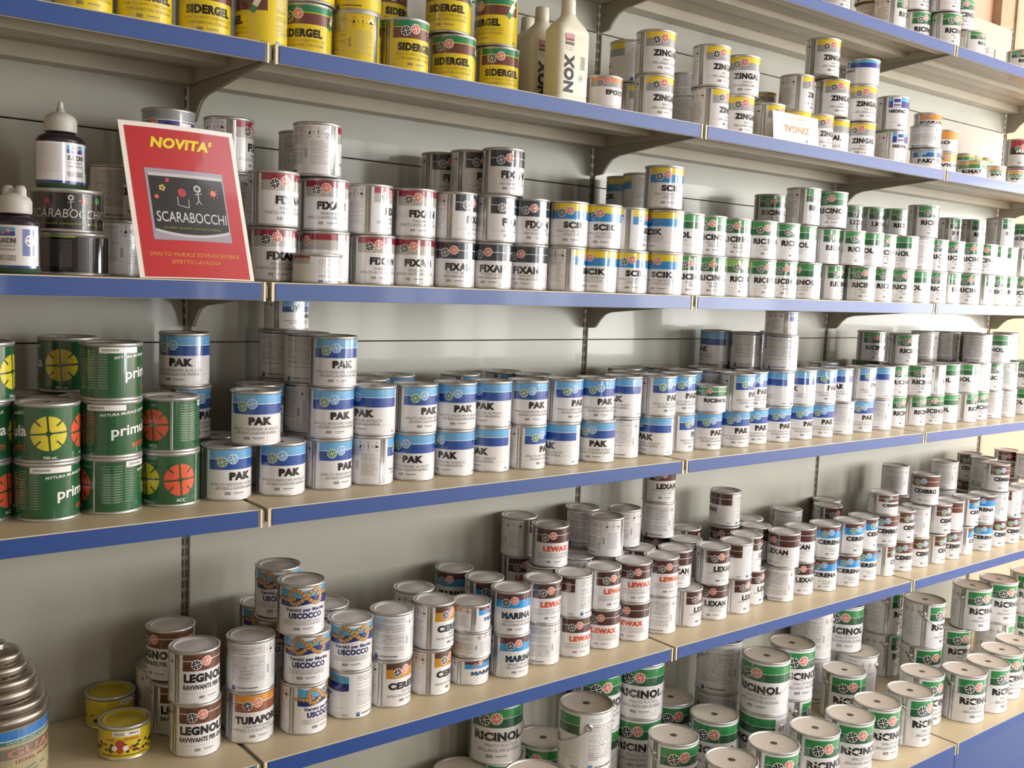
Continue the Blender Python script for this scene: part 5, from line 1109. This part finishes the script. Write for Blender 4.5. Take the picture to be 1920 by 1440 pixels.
# ---------------------------------------------------------------- poster, card, bottles, ribbed tin
def frame_on(W, H, origin, ux, uz, n):
    ux, uz, n = Vector(ux).normalized(), Vector(uz).normalized(), Vector(n).normalized(); o = Vector(origin)
    return lambda x, z, d=0.: tuple(o+ux*x+uz*z+n*d)
def flat_text(mb, F, txt, x0, x1, z, Hc, m, d, heavy=.03, shear=0., slope=0., flip=False):
    vs, fs, w = glyphs(txt, heavy, shear); W = x1-x0
    P = []
    for x, y in vs:
        X = x0+x*W/w; Z = z+y*Hc+slope*(X-x0)
        if flip: X = x1-(x*W/w); Z = z+Hc-y*Hc
        P.append(F(X, Z, d))
    mb.add(P, fs, m)
def flat_rect(mb, F, x0, x1, z0, z1, m, d): mb.poly([F(x0, z0, d), F(x1, z0, d), F(x1, z1, d), F(x0, z1, d)], m)
def flat_disc(mb, F, cx, cz, r, m, d, n=14, ex=1.): mb.poly([F(cx+r*ex*math.cos(2*PI*i/n), cz+r*math.sin(2*PI*i/n), d) for i in range(n)], m)
def flat_line(mb, F, x0, y0, x1, y1, w, m, d):
    dx, dy = x1-x0, y1-y0; L = math.hypot(dx, dy) or 1; nx, ny = -dy/L*w/2, dx/L*w/2
    mb.poly([F(x0+nx, y0+ny, d), F(x0-nx, y0-ny, d), F(x1-nx, y1-ny, d), F(x1+nx, y1+ny, d)], m)
# poster leaning on the cans of the third shelf
PW, PH = .214, .29
ROOT = bpy.data.objects.new('poster', None); COL.objects.link(ROOT); ROOT.location = POSTER['o']
tag(ROOT, 'red laminated poster with yellow heading leaning at the shelf edge', 'poster')
lam = mat('poster_laminate', 'efe6dc', rough=.3, coat=.2)
prd = mat('poster_red', 'b82c30', rough=.3, coat=.25); pye = mat('poster_yellow', 'e8d22e', rough=.3, coat=.25); por = mat('poster_orange', 'e09a3c', rough=.3, coat=.25)
F0 = frame_on(PW, PH, (0, 0, 0), POSTER['ux'], POSTER['uz'], POSTER['n'])
def F(x, z, d=0.): 
    b = .004*math.sin(PI*x/PW)
    return F0(x, z, d+b)
def grid(mb, x0, x1, z0, z1, m, d, nx=10, nz=12):
    for i in range(nx):
        for j in range(nz):
            a, b = x0+(x1-x0)*i/nx, x0+(x1-x0)*(i+1)/nx; c, e = z0+(z1-z0)*j/nz, z0+(z1-z0)*(j+1)/nz
            mb.poly([F(a, c, d), F(b, c, d), F(b, e, d), F(a, e, d)], m, True)
m = MB(); grid(m, 0, PW, 0, PH, lam, .0012); 
for i in range(12):
    for (a, b) in (((0, PH*i/12), (0, PH*(i+1)/12)), ((PW, PH*(i+1)/12), (PW, PH*i/12))): m.poly([F(*a, .0012), F(*b, .0012), F(*b, 0), F(*a, 0)], lam)
grid(m, 0, PW, 0, PH, lam, 0); m.build('sheet', ROOT)
m = MB(); grid(m, .009, PW-.008, .002, PH-.009, prd, .0015); m.build('red_field', ROOT)
def warp_text(mb, *a, **k): flat_text(mb, F, *a, **k)
m = MB(); flat_text(m, F, "NOVITA'", .05, .168, .244, .021, pye, .0019, heavy=.05, shear=.25); 
flat_text(m, F, 'SMALTO MURALE SOVRASCRIVIBILE', .022, .190, .041, .0074, por, .0019, heavy=.0, shear=.15)
flat_text(m, F, 'EFFETTO LAVAGNA', .060, .150, .027, .0074, por, .0019, heavy=.0, shear=.15); m.build('lettering', ROOT)
m = MB(); px0, px1, pz0, pz1 = .034, .180, .071, .204
grid(m, px0, px1, pz0, pz1, mat('photo_grey', '9d98a6', rough=.3, coat=.25), .0018, 8, 8)
kc = mat('photo_black', '2a272b', rough=.3, coat=.25); mc = mat('photo_rim', 'c4bfc0', rough=.3, coat=.25)
n = 14
for i in range(n):
    a, b = i/n, (i+1)/n; sag = lambda t: .010*(1-(2*t-1)**2)
    xa, xb = px0+.005+(px1-px0-.008)*a, px0+.005+(px1-px0-.008)*b
    m.poly([F(xa, pz0+.020-sag(a), .0021), F(xb, pz0+.020-sag(b), .0021), F(xb, pz1-.014, .0021), F(xa, pz1-.014, .0021)], kc)
    m.poly([F(xa, pz0+.016-sag(a), .0020), F(xb, pz0+.016-sag(b), .0020), F(xb, pz0+.021-sag(b), .0022), F(xa, pz0+.021-sag(a), .0022)], mc)
    m.poly([F(xa, pz1-.014, .0022), F(xb, pz1-.014, .0022), F(xb, pz1-.008, .0022), F(xa, pz1-.008, .0022)], mc)
flat_text(m, F, 'SCARABOCCHI', px0+.010, px1-.005, pz0+.034, .020, CHALK, .0026, heavy=.005, shear=.05)
flat_text(m, F, 'smalto murale sovrascrivibile', px0+.02, px1-.02, pz0+.021, .005, ink('8f9a3c'), .0026, heavy=0, shear=.2)
doodles(lambda a, b, c, e, w, mm: flat_line(m, F, px0+.092+a, pz0+.092+b, px0+.092+c, pz0+.092+e, w, mm, .0027), lambda a, b, r, mm: flat_disc(m, F, px0+.092+a, pz0+.092+b, r, mm, .0026+r*.0), 1.25)
flat_disc(m, F, px0+.062, pz0+.090, .008, ink('b03a44'), .0026); flat_line(m, F, px0+.052, pz0+.066, px0+.072, pz0+.062, .0012, CHALK, .0027); flat_line(m, F, px0+.052, pz0+.066, px0+.053, pz0+.082, .0012, CHALK, .0027); flat_line(m, F, px0+.072, pz0+.062, px0+.073, pz0+.078, .0012, CHALK, .0027)
for i in range(5): flat_disc(m, F, px0+.027+.004*math.cos(i*1.256), pz0+.097+.004*math.sin(i*1.256), .0024, ink('cbb55a'), .0026, n=8)
flat_disc(m, F, px0+.015, pz0+.080, .004, ORG, .0026, n=8); flat_disc(m, F, px0+.038, pz0+.112, .004, ink('c2405a'), .0026, n=8)
m.build('picture', ROOT)
# white card, upside down
CW, CHt = .198, .080
card = bpy.data.objects.new('label_card', None); COL.objects.link(card); card.location = CARD['o']
tag(card, 'white card with upside-down lettering leaning at the second shelf edge', 'card')
F2 = frame_on(CW, CHt, (0, 0, 0), CARD['ux'], CARD['uz'], CARD['n'])
cm = mat('card_ivory', 'efe6d0', rough=.55)
m = MB(); m.poly([F2(0, 0, .0), F2(CW, 0, .0), F2(CW, CHt, .0), F2(0, CHt, .0)], cm); m.poly([F2(0, 0, .0016), F2(CW, 0, .0016), F2(CW, CHt, .0016), F2(0, CHt, .0016)], cm)
for a, b in (((0, 0), (CW, 0)), ((CW, 0), (CW, CHt)), ((CW, CHt), (0, CHt)), ((0, CHt), (0, 0))): m.poly([F2(*a, 0), F2(*b, 0), F2(*b, .0016), F2(*a, .0016)], cm)
m.build('sheet', card)
m = MB(); flat_text(m, F2, 'ZINGAL', .044, .158, .026, .020, ink('a5714f'), .0020, heavy=.03, flip=True); flat_text(m, F2, 'SMALTO', .070, .128, .053, .006, LGREY, .0020, heavy=0, flip=True); flat_text(m, F2, 'PER LAMIERA ZINCATA', .058, .150, .064, .006, LGREY, .0020, heavy=0, flip=True)
flat_disc(m, F2, .146, .008, .006, GREYT, .0020, n=4); m.build('lettering', card)
# dye bottles
VIO = mat('dye_bottle_upper', '2b1f2a', rough=.25, coat=.3); GRB = mat('dye_bottle_green', '31503a', rough=.2, coat=.4)
CAP = mat('cap_frosted', 'cfccc4', rough=.45, trans=.15)
def dye_bottle(loc, rz, label, tips):
    root = bpy.data.objects.new('dye_bottle', None); COL.objects.link(root); root.location = loc; root.rotation_euler = (0, 0, rz)
    tag(root, label, 'bottle', 'white-capped dye bottles')
    b = MB(); R = .042
    b.revolve([(0, 0), (R-.004, 0), (R, .004), (R, .012)], GRB, ex=1, ey=.85)
    b.revolve([(R, .012), (R, .084), (R-.003, .090), (.028, .096), (.024, .099), (.024, .103)], VIO, ex=1, ey=.85); b.build('bottle_body', root)
    c = MB(); c.revolve([(.026, .100), (.027, .103), (.027, .120), (.024, .127), (.014, .133), (.008, .135), (.006, .142), (.0, .143)], CAP)
    if tips:
        for s in (-1, 1): c.revolve([(.009, .118), (.009, .140), (.006, .146), (0, .147)], CAP, n=14, cx=s*.012)
    else: c.revolve([(.005, .14), (.0045, .150), (.003, .153), (0, .154)], CAP, n=12)
    o = c.build('cap', root); o['label'] = 'frosted white ribbed cap'
    for i in range(24):
        pass
    W = Wrap(R)
    def w(p0, p1, z0, z1, m_, off=.0005): W.rect(p0, p1, z0, z1, m_, off)
    w(-95, 95, .014, .080, WHITE); w(-95, 95, .010, .014, ink('2c3a8c')); w(-8, 34, .062, .076, ink('4aa0d0'), .0008); w(-8, 34, .062, .069, ink('2c3a8c'), .001)
    emblem(W, 8, .068, BK, .0045); emblem(W, 19, .0705, ORG, .0045)
    W.text('BRANDINI', -8, 36, .050, .0095, BK, .0009, heavy=.03); W.text('COLORANTE', -6, 34, .044, .004, GREYT, .0009, heavy=0); W.text('UNIVERSALE', -6, 34, .038, .004, GREYT, .0009, heavy=0); W.text('VERDE OSSIDO', -8, 36, .022, .009, ink('3a3a3a'), .0009, heavy=.0)
    for i in range(14): w(-82, -22, .074-i*.0035, .0746-i*.0035, LGREY, .0008)
    w(50, 86, .030, .074, ink('5a6aa8'), .0008); W.disc(68, .055, .0095, WHITE, .001, n=16); W.disc(68, .055, .007, ink('6a4a86'), .0012, n=16); W.disc(68, .055, .004, WHITE, .0014, n=12)
    x = 70
    for i in range(8): w(x, x+1, .018, .027, GREYT, .0008); x += 2.2
    for v in range(len(W.mb.v)): W.mb.v[v] = (W.mb.v[v][0], W.mb.v[v][1]*.85, W.mb.v[v][2])
    W.mb.build('label', root)
for b in BOTTLES: dye_bottle(*b)
# tall white detergent-shaped bottles
PE = mat('bottle_white_pe', 'dcd6c2', rough=.42, coat=.1)
def nox(loc, rz, label, grp=None):
    root = bpy.data.objects.new('plastic_bottle', None); COL.objects.link(root); root.location = loc; root.rotation_euler = (0, 0, rz)
    tag(root, label, 'bottle', 'tall white plastic bottles')
    secs = [(.0, .044, .029, 4), (.004, .049, .033, 5), (.014, .049, .033, 5), (.016, .0475, .0315, 5), (.019, .049, .033, 5), (.155, .049, .033, 5), (.157, .048, .032, 5), (.160, .049, .033, 5), (.168, .048, .032, 4.5), (.179, .041, .028, 3.5), (.191, .029, .0225, 2.6), (.200, .0205, .0195, 2), (.205, .0175, .0175, 2)]
    b = MB(); n = 48; vs = []; fs = []
    for z, a, c, e in secs:
        for i in range(n):
            t = 2*PI*i/n; ct, st = math.cos(t), math.sin(t)
            vs.append((a*math.copysign(abs(ct)**(2/e), ct), c*math.copysign(abs(st)**(2/e), st), z))
    for k in range(len(secs)-1):
        for i in range(n):
            j = (i+1) % n; fs.append((k*n+i, k*n+j, (k+1)*n+j, (k+1)*n+i))
    fs.append(tuple(range(n-1, -1, -1))); b.add(vs, fs, PE, True); b.build('bottle_body', root)
    c = MB(); c.revolve([(.0165, .204), (.0175, .205), (.0168, .237), (.0155, .240), (0, .240)], PE, n=28); c.build('cap', root)
    m = MB(); Fn = frame_on(1, 1, (-.044, -.0332, 0), (1, 0, 0), (0, 0, 1), (0, -1, 0))
    vs, fs, w = glyphs('NOX', .06); L = .086
    m.add([Fn(.040-y*.030, .022+x*L/w, .0003) for x, y in vs], fs, ink('26303c'))
    flat_rect(m, Fn, .012, .038, .143, .155, ink('b98a94'), .0002); flat_rect(m, Fn, .013, .037, .139, .144, ink('8e3a4c'), .0004); flat_text(m, Fn, 'BRANDINI', .012, .038, .129, .0085, ink('3a3238'), .0004, heavy=.03)
    flat_text(m, Fn, 'convertitore', .013, .037, .123, .003, ink('b08a90'), .0004, heavy=0); flat_text(m, Fn, 'di ruggine', .015, .035, .118, .003, ink('b08a90'), .0004, heavy=0)
    flat_disc(m, Fn, .064, .058, .0075, GREYT, .0002, 20); flat_disc(m, Fn, .064, .058, .0068, PE, .0004, 20); flat_text(m, Fn, 'PE', .0605, .0675, .0555, .005, GREYT, .0006, heavy=.02)
    for i in range(14): flat_rect(m, Fn, .060, .074, .078+i*.0022, .079+i*.0022, GREYT, .0003)
    m.build('lettering', root)
for b in NOX: nox(*b)
# ribbed tin at the lower left
rt = bpy.data.objects.new('ribbed_tin', None); COL.objects.link(rt); rt.location = RIB
tag(rt, 'round tin with stepped silvery neck and blue band, lower left corner', 'tin')
RM = mat('ribbed_metal', '9a9084', rough=.3, metal=.85, noise=.1, nscale=30)
m = MB(); prof = [(0, 0), (.086, 0), (.0875, .003), (.0875, .152)]
r, z = .0875, .152
for dr in (.005, .012, .005, .014, .010, .012):
    st = .0205
    prof.append((r-.001, z))
    for q in range(11):
        t = q/10; a_ = PI*t; prof.append((r-.002-dr*max(0, t-.6)*1.6+.0055*math.sin(a_), z+st*(.5-.5*math.cos(a_))))
    prof.append((r-dr-.003, z+st)); r -= dr; z += st
prof += [(r-.012, z+.002), (.018, z+.004), (.018, z+.012), (0, z+.012)]
m.revolve(prof, RM, n=64); m.build('body', rt)
W = Wrap(.0875); W.rect(0, 360, .003, .151, mat('tin_print_sand', 'a59a78', rough=.35, coat=.3, noise=.25, nscale=25)); W.rect(0, 360, .133, .150, ink('2f6fae'), .0006); W.rect(0, 360, .132, .133, WLINE, .0006); W.rect(0, 360, .1245, .132, ink('3f6a66'), .0005); W.rect(0, 360, .098, .118, ink('6f6a60'), .0005)
W.text('GUARD', 0, 96, .100, .016, ink('b07a66'), .0009, heavy=.03); W.text('OLIO DI LINO COTTO OLIO DI LINO', 0, 100, .1262, .0045, ink('b8d0c8'), .0009, heavy=.01); W.text('LEGNO, YACHTS E BATTELLI', 10, 100, .087, .007, ink('94604a'), .0009, heavy=.03)
rnd = random.Random(3)
for i in range(46): W.line(rnd.uniform(0, 100), rnd.uniform(.012, .080), 0, 0, rnd.uniform(.01, .03), rnd.uniform(-.003, .006), rnd.uniform(.001, .003), ink('5f7a72') if i % 2 else ink('8a9a86'), .0006+.00001*i)
W.mb.build('label', rt)
